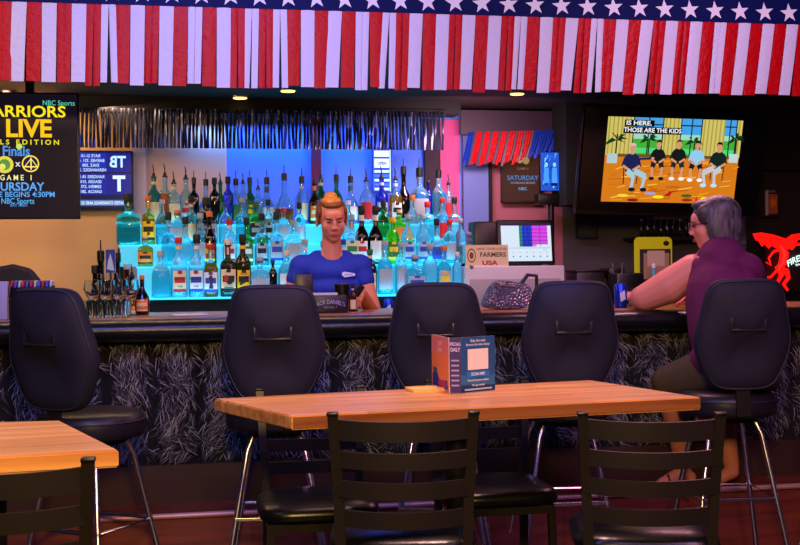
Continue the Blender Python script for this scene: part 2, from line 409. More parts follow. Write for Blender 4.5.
while x < uR:
    red = n % 2 == 0; h = zband-zhem+rr.uniform(-.012, .006)
    px = 400+(x-ux(400, bv))*226
    lean = -.008-.035*max(0, min(1, (px-330)/420))
    subs = rr.choice((1, 1, 2)) if not red else rr.choice((1, 1, 2)); ww = per/subs
    b = MB()
    for sidx in range(subs):
        xs0 = x+sidx*ww; ex = rr.uniform(-.003, .003)
        if rr.random() < .08: ex = rr.choice((-1, 1))*rr.uniform(.006, .016)
        ph = rr.uniform(0, 6); rows = []
        for j in range(9):
            t = j/8; y = -.003*math.sin(ph+t*3)*t-.006*t*(sidx % 2); off = lean*t+ex*t
            fold = .0022*math.sin(ph*2+t*2)
            g = .0004+.0012*t
            rows.append([b.bm.verts.new((xs0+off+g, bv+y, zband-t*h)), b.bm.verts.new((xs0+ww/2+off, bv+y-fold-.003, zband-t*h)), b.bm.verts.new((xs0+ww+off-g, bv+y, zband-t*h))])
        for j in range(8):
            for k in range(2): b.bm.faces.new((rows[j][k], rows[j][k+1], rows[j+1][k+1], rows[j+1][k]))
    b.obj('red_streamer' if red else 'white_streamer', M_redf if red else M_whf, ban, ang=60)
    x += per; n += 1

# recessed downlights in the soffit
for j, (px_, py_, lab) in enumerate(((8, 91, 'recessed soffit light glowing above the sports poster screen'), (240, 96, 'small dim recessed light above the middle of the bottles'), (288, 89, 'recessed yellow light just below the banner, over the bottles'), (517, 92, 'recessed yellow light just below the banner, near the register'))):
    p = atz(px_, py_, 2.37)
    t = thing('recessed_light', lab, 'ceiling light', (p.x, p.y, 2.37), group='recessed bar lights')
    MB().lathe([(.05, -.012), (.052, -.004), (.052, .0)], seg=24).obj('trim_ring', M_steel, t)
    MB().lathe([(.040, -.016), (.042, -.0125)], seg=20).obj('lens', mat('lamp_lens', (.9, .8, .5), .5, emit=(1, .75, .35), es=4), t)

# dark foil fringe along the bulkhead
fv_ = 1.86; z1 = zy(112, fv_); z0 = zy(150, fv_)
dk = thing('foil_valance', 'dark crinkled foil fringe valance hanging over the bottle display', 'valance')
MB().box(((ux(80, fv_)+ux(448, fv_))/2, fv_+.03, z1), (ux(448, fv_)-ux(80, fv_), .02, .04)).obj('rail', M_matte, dk)
M_dfoil = mat('dark_foil', (.22, .24, .34), .25, .75)
protos = []
for q in range(6):
    b = MB(); rows = []
    for j in range(7):
        t = j/6; w = .0085+.001*math.sin(q+j); rows.append([b.bm.verts.new((-w+.003*math.sin(q*2+t*3), .006*math.sin(q+t*6), -t*(z1-z0))), b.bm.verts.new((.003*math.sin(q*2+t*3), -.008+.004*math.sin(q*1.7+t*3), -t*(z1-z0))), b.bm.verts.new((w+.003*math.sin(q*2+t*3), .006*math.cos(q+t*5), -t*(z1-z0)))])
    for j in range(6):
        for k in range(2): b.bm.faces.new((rows[j][k], rows[j][k+1], rows[j+1][k+1], rows[j+1][k]))
    me = b.mesh('streamer', True, 60); me.materials.append(M_dfoil); protos.append(me)
x = ux(81, fv_); q = 0
while x < ux(447, fv_):
    mk('streamer', protos[rr.randrange(6)], dk, (x, fv_+rr.uniform(-.01, .01), z1)); x += .0235 if q % 3 else .020; q += 1

# ------------------------------------------------------------------ screens
def flat_tv(name, label, cat, px0, py0, px1, py1, v, art, pm, bezel=.02, depth=.05, rz=0, tilt=0):
    p = atv((px0+px1)/2, (py0+py1)/2, v); w = abs(ux(px1, v)-ux(px0, v)); h = abs(zy(py0, v)-zy(py1, v))
    t = thing(name, label, cat, p, rot=(0, tilt, rz))
    if name == 'television': h *= 1.03
    MB().box((0, depth/2+.004, 0), (w+2*bezel, depth, h+2*bezel), bev=.006).obj('casing', M_blackp, t)
    art(w, h).obj('screen', pm, t, (0, .0035, 0))
    return t
def poster_art(w, h):
    a = Art(); a.rect(-w/2, -h/2, w/2, h/2, (.07, .05, .10))
    u = h/122.0   # one photo pixel
    cx = 0; Y = lambda y: h/2-(y-94)*u; X = lambda x: w/2-(77.5-x)*u
    yl = (.95, .85, .12); bl = (.35, .62, .90)
    a.text('NBC Sports', X(60), Y(103), 7*u, (.35, .80, .70), .9)
    a.text('WARRIORS', X(22.5), Y(112), 15.5*u, yl, 1.13, .02)
    a.text('LIVE', X(31), Y(129), 24*u, (.95, .74, .08), 1.0, .03)
    a.text('F I N A L S   E D I T I O N', X(20), Y(142), 6.8*u, (.90, .84, .15), 1.08, .02)
    a.text('Finals', X(19), Y(151), 14*u, (.30, .55, .85), .85, .02); a.oval(X(22), Y(146), 3*u, 3*u, (.75, .85, .4))
    a.oval(X(8), Y(164), 8.5*u, 8.5*u, (.85, .80, .30)); a.oval(X(8), Y(164), 5.5*u, 5.5*u, (.35, .55, .25)); a.oval(X(6), Y(166), 3*u, 3*u, (.9, .85, .4))
    a.text('x', X(20.5), Y(163), 9*u, (.85, .88, .9), 1, .01)
    a.oval(X(32.5), Y(163), 8.3*u, 8.3*u, (.98, .85, .3), 24); a.oval(X(32.5), Y(163), 7*u, 7*u, (.08, .08, .2), 24)
    a.line(X(26), Y(166), X(39), Y(166), 1.2*u, (.98, .9, .5)); a.line(X(33), Y(157), X(33), Y(169), 1.2*u, (.98, .9, .5)); a.line(X(33), Y(158), X(27), Y(166), .8*u, (.98, .9, .5)); a.line(X(33), Y(158), X(39), Y(166), .8*u, (.98, .9, .5))
    a.text('G A M E   1', X(19), Y(177), 7.5*u, (.92, .9, .6), .85, .015)
    a.text('THURSDAY', X(17), Y(186), 11.5*u, bl, .95, .02)
    a.text('COVERAGE BEGINS 4:30PM', X(12), Y(193.5), 7.4*u, bl, .98, .015)
    a.text('NBC Sports', X(20), Y(200), 8*u, (.3, .65, .9), .8, .01); a.text('BAY AREA', X(21), Y(204), 4*u, (.3, .55, .85), .9, .01)
    return a
flat_tv('poster_screen', 'sports poster screen reading WARRIORS LIVE at the far left', 'screen', -39, 97, 78, 214, 1.0, poster_art, P_dim, .008)
MB().box((ux(30, 1.0), 1.09, 2.2), (.04, .04, .40)).obj('mounting_bracket', M_matte, bpy.data.objects['poster_screen'], loc=-bpy.data.objects['poster_screen'].location)

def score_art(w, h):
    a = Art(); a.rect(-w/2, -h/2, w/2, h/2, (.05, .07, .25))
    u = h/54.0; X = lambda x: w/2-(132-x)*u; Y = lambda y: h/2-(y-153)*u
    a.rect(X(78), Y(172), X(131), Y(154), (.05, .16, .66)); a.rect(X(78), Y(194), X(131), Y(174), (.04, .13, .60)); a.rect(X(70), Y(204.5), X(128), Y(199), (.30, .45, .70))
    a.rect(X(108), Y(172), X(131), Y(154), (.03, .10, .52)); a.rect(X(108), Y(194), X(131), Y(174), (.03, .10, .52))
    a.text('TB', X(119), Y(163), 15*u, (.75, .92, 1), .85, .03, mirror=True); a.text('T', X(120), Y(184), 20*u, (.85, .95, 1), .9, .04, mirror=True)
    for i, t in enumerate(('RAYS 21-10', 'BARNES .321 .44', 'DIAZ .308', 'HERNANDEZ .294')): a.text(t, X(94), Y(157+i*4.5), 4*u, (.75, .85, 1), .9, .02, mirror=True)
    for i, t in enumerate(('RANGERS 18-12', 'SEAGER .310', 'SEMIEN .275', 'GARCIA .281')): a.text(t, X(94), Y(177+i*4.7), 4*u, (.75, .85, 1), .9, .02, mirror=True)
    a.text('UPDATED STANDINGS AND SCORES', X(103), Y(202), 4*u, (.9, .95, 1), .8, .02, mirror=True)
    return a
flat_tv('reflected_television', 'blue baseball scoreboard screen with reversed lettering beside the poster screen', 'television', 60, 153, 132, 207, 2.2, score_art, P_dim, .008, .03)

def match_art(w, h):
    a = Art(); X = lambda x: (x/800-.5)*w; Y = lambda y: (.5-y/480.)*h
    # coordinates in a 800 x 480 picture
    R_ = lambda x0, y0, x1, y1, c: a.rect(X(x0), Y(y1), X(x1), Y(y0), c)
    Pn = lambda pts, c: a.poly([(X(x), Y(y)) for x, y in pts], c)
    O_ = lambda x, y, rx, ry, c: a.oval(X(x), Y(y), rx/800*w, ry/480*h, c, 14)
    Ln = lambda x0, y0, x1, y1, ww, c: a.line(X(x0), Y(y0), X(x1), Y(y1), ww/800*w, c)
    R_(0, 0, 800, 480, (.80, .45, .08)); R_(0, 0, 800, 215, (.45, .42, .22))
    cur = (.78, .72, .38); cur2 = (.62, .58, .25)
    for x0, x1 in ((150, 330), (430, 560), (680, 770)):
        R_(x0, 0, x1, 215, (.25, .60, .85)); R_(x0, 90, x1, 215, (.25, .65, .20)); R_(x0, 170, x1, 200, (.3, .8, .45)); R_(x0, 90, x1, 120, (.6, .8, .7))
        for xx in (x0, (x0+x1)//2, x1-6): R_(xx, 0, xx+7, 215, (.04, .10, .20))
        R_(x0, 35, x1, 42, (.04, .1, .2))
    for x0, x1 in ((0, 150), (330, 430), (560, 690), (770, 800)):
        R_(x0, 0, x1, 215, cur)
        for xx in range(x0+8, x1, 24): R_(xx, 0, xx+8, 215, cur2)
    rg = random.Random(5)
    for cx, cy, s_ in ((60, 130, 75), (250, 120, 60), (520, 130, 60), (770, 110, 60)):
        for i in range(12):
            an = rg.uniform(-.2, 3.4); L = s_*rg.uniform(.6, 1)
            Pn([(cx, cy), (cx+math.cos(an)*L*.5-6, cy-math.sin(an)*L*.5-8), (cx+math.cos(an)*L, cy-math.sin(an)*L+18), (cx+math.cos(an)*L*.5+6, cy-math.sin(an)*L*.5+6)], (.03, .16+.1*rg.random(), .08))
        R_(cx-4, cy, cx+4, 220, (.15, .1, .05))
    R_(10, 205, 70, 260, (.65, .75, .75)); R_(735, 190, 790, 240, (.7, .8, .8))
    R_(70, 205, 735, 222, (.40, .30, .10))
    for i in range(70):
        x = rg.uniform(0, 780); y = rg.uniform(235, 470); L = rg.uniform(30, 110); c = rg.choice(((.62, .28, .05), (.90, .60, .12), (.70, .38, .08), (.92, .70, .30)))
        Ln(x, y, min(799, x+L), y-rg.uniform(2, 16), rg.uniform(3, 7), c)
    for x, y, c in ((330, 445, (.95, .85, .15)), (500, 435, (.25, .35, .12)), (505, 460, (.6, .15, .1)), (120, 440, (.9, .8, .2)), (280, 425, (.6, .6, .75)), (620, 450, (.95, .9, .2)), (700, 460, (.9, .85, .2)), (180, 465, (.5, .1, .08))):
        O_(x, y, 34, 9, c)
    Pn([(360, 440), (390, 412), (480, 402), (410, 418), (400, 440)], (.70, .10, .06))
    Pn([(550, 470), (560, 435), (575, 470), (570, 478)], (.8, .1, .06))
    sk = (.80, .55, .42)
    def man(x, y, sh, pants, shoe, hair, s=1, face=0):
        # seated: head at (x,y); k scales the figure about its head
        def LL(x0, y0, x1, y1, ww, c): Ln(x+x0*s, y+y0*s, x+x1*s, y+y1*s, ww*s, c)
        LL(-36, 95, -32, 172, 5, (.08, .08, .1)); LL(36, 95, 32, 172, 5, (.08, .08, .1))
        LL(-32, 48, -42, 88, 16, sh); LL(32, 48, 42, 88, 16, sh)
        Pn([(x+a_*s, y+b_*s) for a_, b_ in ((-36, 40), (-16, 26), (16, 26), (36, 40), (30, 112), (-30, 112))], sh)
        LL(-42, 84, -8, 106, 12, sk); LL(42, 84, 8, 106, 12, sk)
        LL(-18, 108, -30+face*45, 135, 28, pants); LL(18, 108, 30+face*45, 135, 28, pants)
        lg = pants if sum(pants) > 1.6 or face == 2 else sk
        LL(-30+face*45, 132, -26+face*35, 192, 15, lg); LL(30+face*45, 132, 26+face*35, 192, 15, lg)
        O_(x+(-28+face*40)*s, y+198*s, 17*s, 10*s, shoe); O_(x+(30+face*40)*s, y+198*s, 17*s, 10*s, shoe)
        Pn([(x-6*s, y+12*s), (x+6*s, y+12*s), (x+8*s, y+30*s), (x-8*s, y+30*s)], sk)
        O_(x, y, 15*s, 21*s, sk); Pn([(x+a_*s, y+b_*s) for a_, b_ in ((-16, -2), (-14, -20), (0, -26), (14, -20), (16, -2), (10, -12), (-10, -12))], hair)
    blk = (.06, .07, .08)
    man(305, 145, blk, (.10, .1, .14), blk, (.12, .08, .05), .98)
    man(425, 140, (.05, .09, .08), (.10, .14, .16), (.9, .92, .95), (.3, .15, .08), 1.0)
    man(535, 145, (.55, .75, .88), (.08, .09, .12), (.9, .93, .95), (.10, .06, .04), 1.0)
    man(665, 150, (.05, .13, .12), (.72, .74, .76), (.65, .85, .92), (.10, .06, .04), 1.12, -1)
    man(150, 170, (.08, .12, .30), (.60, .75, .80), (.06, .07, .12), (.75, .72, .70), 1.18, 1)
    Ln(180, 230, 270, 225, 12, (.08, .12, .30)); O_(272, 224, 10, 7, sk)
    R_(88, 12, 262, 48, (.01, .01, .03)); R_(84, 50, 428, 88, (.01, .01, .03))
    a.text('IS HERE.', X(172), Y(30), .072*h, (.92, .92, .95), 1.25, .02); a.text('THOSE ARE THE KIDS', X(256), Y(69), .072*h, (.92, .92, .95), 1.02, .02)
    R_(690, 455, 760, 474, (.15, .4, .75))
    return a
TVV = 1.55
tv = flat_tv('television', 'large wall television showing five seated men on a talk show', 'television', 605.5, 118, 739, 204, TVV, match_art, P_screen, .0, .06, tilt=.018)
tv.rotation_euler = (.23, .018, 0)
# tilt the tv slightly as it hangs; wide black bezel and outer frame
w_ = ux(765, TVV)-ux(583, TVV); h_ = (zy(105, TVV)-zy(213, TVV))*1.05
for o in list(tv.children):
    if o.name.startswith('casing'): bpy.data.objects.remove(o)
MB().box((.0, .032, -.005), (w_, .05, h_), bev=.01).obj('casing', M_blackp, tv)
b = MB(); q = .012
for (c, d) in (((0, .01, h_/2-.012), (w_, .03, .012)), ((0, .01, -h_/2), (w_, .03, .012)), ((-w_/2+.006, .01, 0), (.012, .03, h_-.02)), ((w_/2-.006, .01, 0), (.012, .03, h_-.02))): b.box(c, d)
b.obj('bezel', mat('gloss_bezel', (.06, .06, .08), .15), tv)
MB().box((0, .33, -.0), (.12, .56, .12)).obj('mount', M_matte, tv)
MB().box((w_*.02, .03, -h_/2-.02), (.2, .03, .03)).obj('sound_slot', M_matte, tv)

# ------------------------------------------------------------------ things in the mirror corner (right of bottles)
def framed(name, label, cat, px0, py0, px1, py1, v, art, frame_mat, fw=.012, pm=P_print, depth=.02):
    p = atv((px0+px1)/2, (py0+py1)/2, v); w = abs(ux(px1, v)-ux(px0, v)); h = abs(zy(py0, v)-zy(py1, v))
    t = thing(name, label, cat, p); b = MB()
    b.box((0, .006, h/2), (w+fw, depth, fw)); b.box((0, .006, -h/2), (w+fw, depth, fw)); b.box((-w/2, .006, 0), (fw, depth, h)); b.box((w/2, .006, 0), (fw, depth, h))
    b.obj('frame', frame_mat, t); MB().box((0, .012, 0), (w, .008, h)).obj('backing', M_matte, t)
    art(w, h).obj('print', pm, t, (0, .0055, 0)); return t
def sat_art(w, h):
    a = Art(); a.rect(-w/2, -h/2, w/2, h/2, (.32, .17, .12)); a.oval(-.02*w, .36*h, .09*w, .08*h, (.85, .7, .45)); a.oval(.14*w, .34*h, .09*w, .08*h, (.8, .65, .4))
    a.text('GAME 4', .05*w, .17*h, .07*h, (.6, .5, .45), 1, .01); a.text('SATURDAY', .05*w, -.02*h, .13*h, (.35, .62, .92), 1, .02); a.text('COVERAGE BEGINS', .05*w, -.12*h, .06*h, (.7, .7, .8), 1, .01); a.text('NBC', .05*w, -.24*h, .09*h, (.45, .75, .95), 1, .02)
    return a
framed('framed_poster', 'brown poster reading SATURDAY on the rose wall above the register', 'poster', 502, 152, 540, 202, 2.24, sat_art, mat('dark_frame', (.12, .06, .05), .5), pm=paint_mat('poster_glow', .6))  # emission added to the poster print to brighten it
def crowd_art(w, h):
    a = Art(); a.rect(-w/2, -h/2, w/2, h/2, (.10, .32, .80)); rg = random.Random(9)
    for i in range(26):
        x = rg.uniform(-.42, .42)*w; z = rg.uniform(-.45, .45)*h
        a.poly([(x-.05*w, z-.1*h if z > -.3*h else z), (x+.04*w, z-.02*h), (x+.06*w, z+.05*h), (x-.02*w, z+.04*h)], rg.choice(((.3, .7, 1), (.08, .18, .55), (.45, .85, 1), (.12, .4, .9), (.05, .1, .4))))
    for x in (-.2, .25): a.oval(x*w, .18*h, .09*w, .06*h, (.5, .85, 1)); a.poly([((x-.16)*w, -.3*h), ((x+.16)*w, -.3*h), ((x+.12)*w, .1*h), ((x-.12)*w, .1*h)], (.25, .6, .98))
    a.rect(.05*w, -.38*h, .42*w, -.3*h, (.03, .05, .25)); return a
flat_tv('narrow_screen', 'narrow bright blue screen showing players, left of the black column', 'screen', 541, 152, 559, 191, 2.0, crowd_art, P_dim, .004, .03)
p = atv(548, 200, 2.05)
t = thing('screen_stand', 'black screen base and bracket under the narrow blue screen', 'stand', (p.x, p.y, BC))
MB().box((0, 0, p.z-BC+.005), (.16, .10, .07), bev=.005).obj('base_box', M_blackp, t)
MB().cyl((.02, 0, 0), (.02, 0, p.z-BC-.03), .02).obj('post', M_blackp, t); MB().box((.02, 0, .008), (.14, .12, .016)).obj('foot', M_blackp, t)

# small foil bunting in the mirror corner, modelling the banner's reflection, red and blue strips hanging slanted
cb = thing('bunting_reflection', 'small red and blue foil bunting standing in for the banner reflection above the brown poster', 'bunting')
M_bf = mat('blue_foil', (.10, .25, .75), .25, .5); M_sf = mat('silver_foil', (.5, .42, .5), .25, .7)
V_ = 2.12; rg = random.Random(21)
MB().box(((ux(463, V_)+ux(558, V_))/2, V_+.03, zy(121, V_)), (ux(558, V_)-ux(463, V_), .02, .16)).obj('header', mat('plum_cloth', (.20, .14, .20), .6), cb)
for i in range(34):
    px_ = 465+i*2.75; bot = 165-.00*i if i < 16 else 164-(i-16)*.75
    top = 132-.2*i*.3; w = .007
    p1 = atv(px_+5, top, V_); p0 = atv(px_-2, bot+rg.uniform(-3, 2), V_); b = MB()
    mm = (M_redf if i % 3 != 2 else M_sf) if 1 < i < 24 else M_bf
    vv = [b.bm.verts.new(x) for x in (p1+Vector((-w, 0, 0)), p1+Vector((w, -.006, 0)), (p0+p1)/2+Vector((w*1.3, -.016, 0)), (p0+p1)/2+Vector((-w, -.004, 0)), p0+Vector((w, -.01, 0)), p0+Vector((-w, 0, 0)))]
    b.bm.faces.new(vv[:4]); b.bm.faces.new((vv[3], vv[2], vv[4], vv[5])); b.obj('streamer', mm, cb, ang=180)
# light-blue door panel left in the corner and dark post
struct(MB().box(((ux(464, 2.26)+ux(489, 2.26))/2, 2.27, 1.45), (ux(489, 2.26)-ux(464, 2.26), .04, 1.5)).obj('door_1', mat('pale_blue_door', (.38, .45, .72), .6)))
struct(MB().box((ux(491, 2.25), 2.26, 1.45), (.02, .06, 1.5)).obj('trim_8', M_matte))

# blue lit menu sign seen behind the bottles
def menu_art(w, h):
    a = Art(); a.rect(-w/2, -h/2, w/2, h/2, (.10, .22, .85)); rg = random.Random(4); z = .46
    a.rect(-.42*w, .30*h, .36*w, .44*h, (.92, .97, 1)); a.rect(-.42*w, .05*h, .36*w, .26*h, (.92, .97, 1)); a.text('OPEN', -.02*w, .15*h, .1*h, (.1, .2, .8), .8, .03)
    for k in range(5): a.rect(-.42*w, (-.06-.1*k)*h, .36*w, (-.0-.1*k)*h, (.85, .95, 1) if k % 2 == 0 else (.25, .5, .95))
    a.rect(.38*w, -.5*h, .44*w, .5*h, (.8, .95, 1)); a.rect(-.5*w, -.5*h, -.46*w, .5*h, (.8, .95, 1)); return a
framed('lit_sign', 'bright blue and white lit sign on wall behind the bottles', 'sign', 373, 148, 392, 192, 2.24, menu_art, M_bf, .006, pm=paint_mat('sign_light', 1.3))

# ------------------------------------------------------------------ stepped bottle display
disp = thing('bottle_display', 'glowing cyan stepped shelf unit holding the liquor bottles', 'shelf')
M_cy = mat('cyan_acrylic', (.3, .8, .9), .3, emit=(.0, .60, .78), es=.9)
M_cy2 = mat('cyan_edge', (.3, .8, .9), .3, emit=(.02, .76, .92), es=1.3)
ROWV = [1.50, 1.63, 1.76, 1.89]; ROWY = [294, 264, 243, 224]
ROWX = [(143, 459), (137, 459), (120, 459), (120, 455)]
ROWZ = [zy(ROWY[i], ROWV[i]) for i in range(4)]
for i in range(4):
    xa, xb = ux(ROWX[i][0], ROWV[i]), ux(ROWX[i][1], ROWV[i]); zt = ROWZ[i]; zb_ = BC if i == 0 else ROWZ[i-1]
    o = MB().box(((xa+xb)/2, ROWV[i]+.0, zt-.006), (xb-xa, .128, .012), bev=.003).obj('shelf_top', M_cy2, disp)
    if i: MB().box(((xa+xb)/2, ROWV[i]-.052, (zt+zb_)/2-.006), (xb-xa-.01, .01, zt-zb_-.014)).obj('riser', M_cy, disp)
    else: MB().box(((xa+xb)/2, ROWV[i]+.02, (zt+BC)/2-.006), (xb-xa-.01, .06, zt-BC-.012)).obj('plinth', M_matte, disp)
for i in range(4):
    xa, xb = ux(ROWX[i][0], ROWV[i]), ux(ROWX[i][1], ROWV[i]); l = area('led_strip_light', ((xa+xb)/2, ROWV[i]-.072, ROWZ[i]+.004), ((xa+xb)/2, ROWV[i]+.02, ROWZ[i]+.16), xb-xa, 1.7, (.04, .66, 1.0), .012)
for xx in (ux(122, 1.85), ux(458, 1.85)):
    MB().box((xx, 1.83, (BC+ROWZ[2])/2-.01), (.03, .22, ROWZ[2]-BC-.02)).obj('end_panel', M_matte, disp)

KR = 1.1
SH = {
 'round': (dict(n=2), [(.036, 0), (.041, .006), (.041, .175), (.038, .195), (.017, .235), (.0145, .25), (.0145, .285), (.017, .287), (.017, .305)], .145),
 'square': (dict(n=5), [(.034, 0), (.038, .006), (.038, .17), (.033, .19), (.018, .205), (.0145, .22), (.0145, .275), (.017, .277), (.017, .295)], .15),
 'squat': (dict(n=4), [(.044, 0), (.050, .006), (.050, .12), (.044, .14), (.020, .152), (.016, .16), (.016, .19), (.02, .192), (.02, .205)], .105),
 'jug': (dict(n=2), [(.040, 0), (.046, .006), (.054, .07), (.054, .10), (.044, .145), (.022, .19), (.017, .21), (.017, .27), (.019, .272), (.019, .285)], .12),
 'tall': (dict(n=2), [(.030, 0), (.034, .005), (.036, .21), (.030, .235), (.0145, .26), (.013, .30), (.015, .302), (.015, .32)], .17),
 'wine': (dict(n=2), [(.035, 0), (.039, .006), (.039, .16), (.035, .185), (.017, .225), (.0145, .25), (.0145, .30), (.016, .302), (.016, .315)], .14),
 'arch': (dict(n=3), [(.040, 0), (.047, .006), (.047, .12), (.043, .155), (.030, .18), (.016, .192), (.0145, .2), (.0145, .23), (.017, .232), (.017, .245)], .13),
 'dome': (dict(n=2), [(.034, 0), (.040, .006), (.042, .15), (.037, .185), (.025, .21), (.015, .225), (.0145, .26), (.017, .262), (.017, .275)], .14),
}
LIQ = {
 'clear': ((.72, .95, 1), 'clear'), 'aqua': ((.35, .88, .95), 'pale aqua'), 'amber': ((.85, .42, .10), 'amber'), 'brown': ((.40, .16, .05), 'dark brown'),
 'green': ((.20, .62, .22), 'green'), 'lime': ((.45, .95, .15), 'lime green'), 'dark': ((.05, .04, .04), 'black'), 'gold': ((.92, .72, .25), 'golden'),
 'blue': ((.15, .30, .85), 'blue'), 'teal': ((.20, .62, .58), 'teal'), 'red': ((.75, .08, .10), 'red'),
}
LAB = {'cream': (.86, .80, .66), 'white': (.86, .88, .90), 'yellow': (.95, .75, .08), 'black': (.05, .05, .06), 'red': (.75, .10, .14), 'orange': (.88, .45, .12), 'blue': (.12, .25, .65), 'green': (.12, .42, .22), 'silver': (.62, .68, .75)}
def lm(c): return mat('label_'+c, LAB[c], .55)
def gm(k):
    if k == 'dark': return mat('bottle_dark', LIQ[k][0], .08, coat=.5)
    return mat('bottle_'+k, LIQ[k][0], .05, trans=.86 if k in ('clear', 'aqua') else .88, ior=1.36)
BP = {}
def bottle_meshes(shape, liq, label, accent, top):
    key = (shape, liq, label, accent, top)
    if key in BP: return BP[key]
    kw, prof, mid = SH[shape]; hgt = prof[-1][1]
    b = MB(); split = prof[3][1]+.01 if liq not in ('dark',) else None
    mats = [gm('clear'), gm(liq)] if split else [gm('dark')]
    if liq in ('green', 'lime', 'brown', 'teal', 'blue'): split = None; mats = [gm(liq)]
    b.lathe([(r*(KR if r > .022 else 1), z) for r, z in prof], seg=20, split=split, **kw)
    me = b.mesh('glass_body', True, 50); [me.materials.append(m) for m in mats]; out = [('glass_body', me)]
    if label:
        n = kw['n']; lb = MB(); r0 = max(p[0] for p in prof)*KR+.0012; za, zb2 = (.03, mid) if shape != 'squat' else (.02, mid)
        rows = 7; cols = 9; G = []; th = math.radians(48)
        for j in range(rows+1):
            z = za+(zb2-za)*j/rows; rowv = []
            # radius at z
            rr_ = r0
            for q in range(len(prof)-1):
                if prof[q][1] <= z <= prof[q+1][1]:
                    f = (z-prof[q][1])/max(1e-6, prof[q+1][1]-prof[q][1]); rr_ = (prof[q][0]*(1-f)+prof[q+1][0]*f)*KR+.0015
            for i in range(cols+1):
                a_ = -PI/2-th+2*th*i/cols; c_, s_ = math.cos(a_), math.sin(a_); qd = rr_/((abs(c_)**n+abs(s_)**n)**(1/n)); rowv.append(lb.bm.verts.new((c_*qd, s_*qd, z)))
            G.append(rowv)
        for j in range(rows):
            for i in range(cols):
                f = lb.bm.faces.new((G[j][i], G[j][i+1], G[j+1][i+1], G[j+1][i]))
                f.material_index = 1 if (accent and ((j in (3, 4) and 1 <= i <= 7) or (j == 0) or (j == 6 and 3 <= i <= 5))) else 0
        me = lb.mesh('label', True, 60, fix=False); me.materials.append(lm(label)); me.materials.append(lm(accent or label)); out.append(('label', me))
        if hgt > .26 and label in ('cream', 'yellow', 'white', 'orange'):
            nb = MB(); nb.lathe([(.0158, prof[-4][1]+.012), (.0158, prof[-3][1]-.004)], seg=14); me = nb.mesh('neck_band'); me.materials.append(lm(label)); out.append(('neck_band', me))
    t = MB()
    if top == 'pourer':
        t.lathe([(.0185, hgt-.002), (.0185, hgt+.008), (.012, hgt+.012), (.009, hgt+.03)], seg=14); t.tube([(0, 0, hgt+.028), (0, 0, hgt+.05), (-.006, -.003, hgt+.085)], [.0042, .0042, .003], 8)
        me = t.mesh('pourer'); me.materials.append(M_blackp); out.append(('pourer', me))
    elif top == 'tallpourer':
        t.lathe([(.0185, hgt-.002), (.0185, hgt+.045), (.010, hgt+.05)], seg=14); t.tube([(0, 0, hgt+.048), (0, 0, hgt+.10)], [.0038, .003], 8)
        me = t.mesh('pourer'); me.materials.append(M_blackp); out.append(('pourer', me))
    elif top:
        hh = .03 if top != 'black' else .045
        t.lathe([(.019, hgt-.012), (.020, hgt-.010), (.020, hgt-.012+hh), (.018, hgt-.008+hh)], seg=16); me = t.mesh('cap'); me.materials.append(lm(top)); out.append(('cap', me))
    BP[key] = out; return out
ORD = ['first', 'second', 'third', 'fourth', 'fifth', 'sixth', 'seventh', 'eighth', 'ninth', 'tenth', 'eleventh', 'twelfth', 'thirteenth', 'fourteenth', 'fifteenth', 'sixteenth', 'seventeenth', 'eighteenth', 'nineteenth', 'twentieth', 'twenty-first', 'twenty-second', 'twenty-third', 'twenty-fourth', 'twenty-fifth', 'twenty-sixth', 'twenty-seventh', 'twenty-eighth', 'twenty-ninth', 'thirtieth']
SN = {'round': 'round', 'square': 'square', 'squat': 'squat square', 'jug': 'fat round', 'tall': 'tall slim', 'wine': 'sloping', 'arch': 'wide arched', 'dome': 'domed'}
TN = {'pourer': 'with spout', 'tallpourer': 'with tall spout', 'black': 'black cap', 'red': 'red cap', 'silver': 'silver cap', 'white': 'white cap', 'yellow': 'yellow cap', 'orange': 'orange cap', 'blue': 'blue cap', 'green': 'green cap', 'cream': 'cream cap'}
def bottle(shape, liq, label, accent, top, loc, lab, group, s=1.0, rz=0):
    t = thing('liquor_bottle', lab, 'bottle', loc, rz, group); t.scale = (s, s, s)
    for nm, me in bottle_meshes(shape, liq, label, accent, top): mk(nm, me, t)
    return t
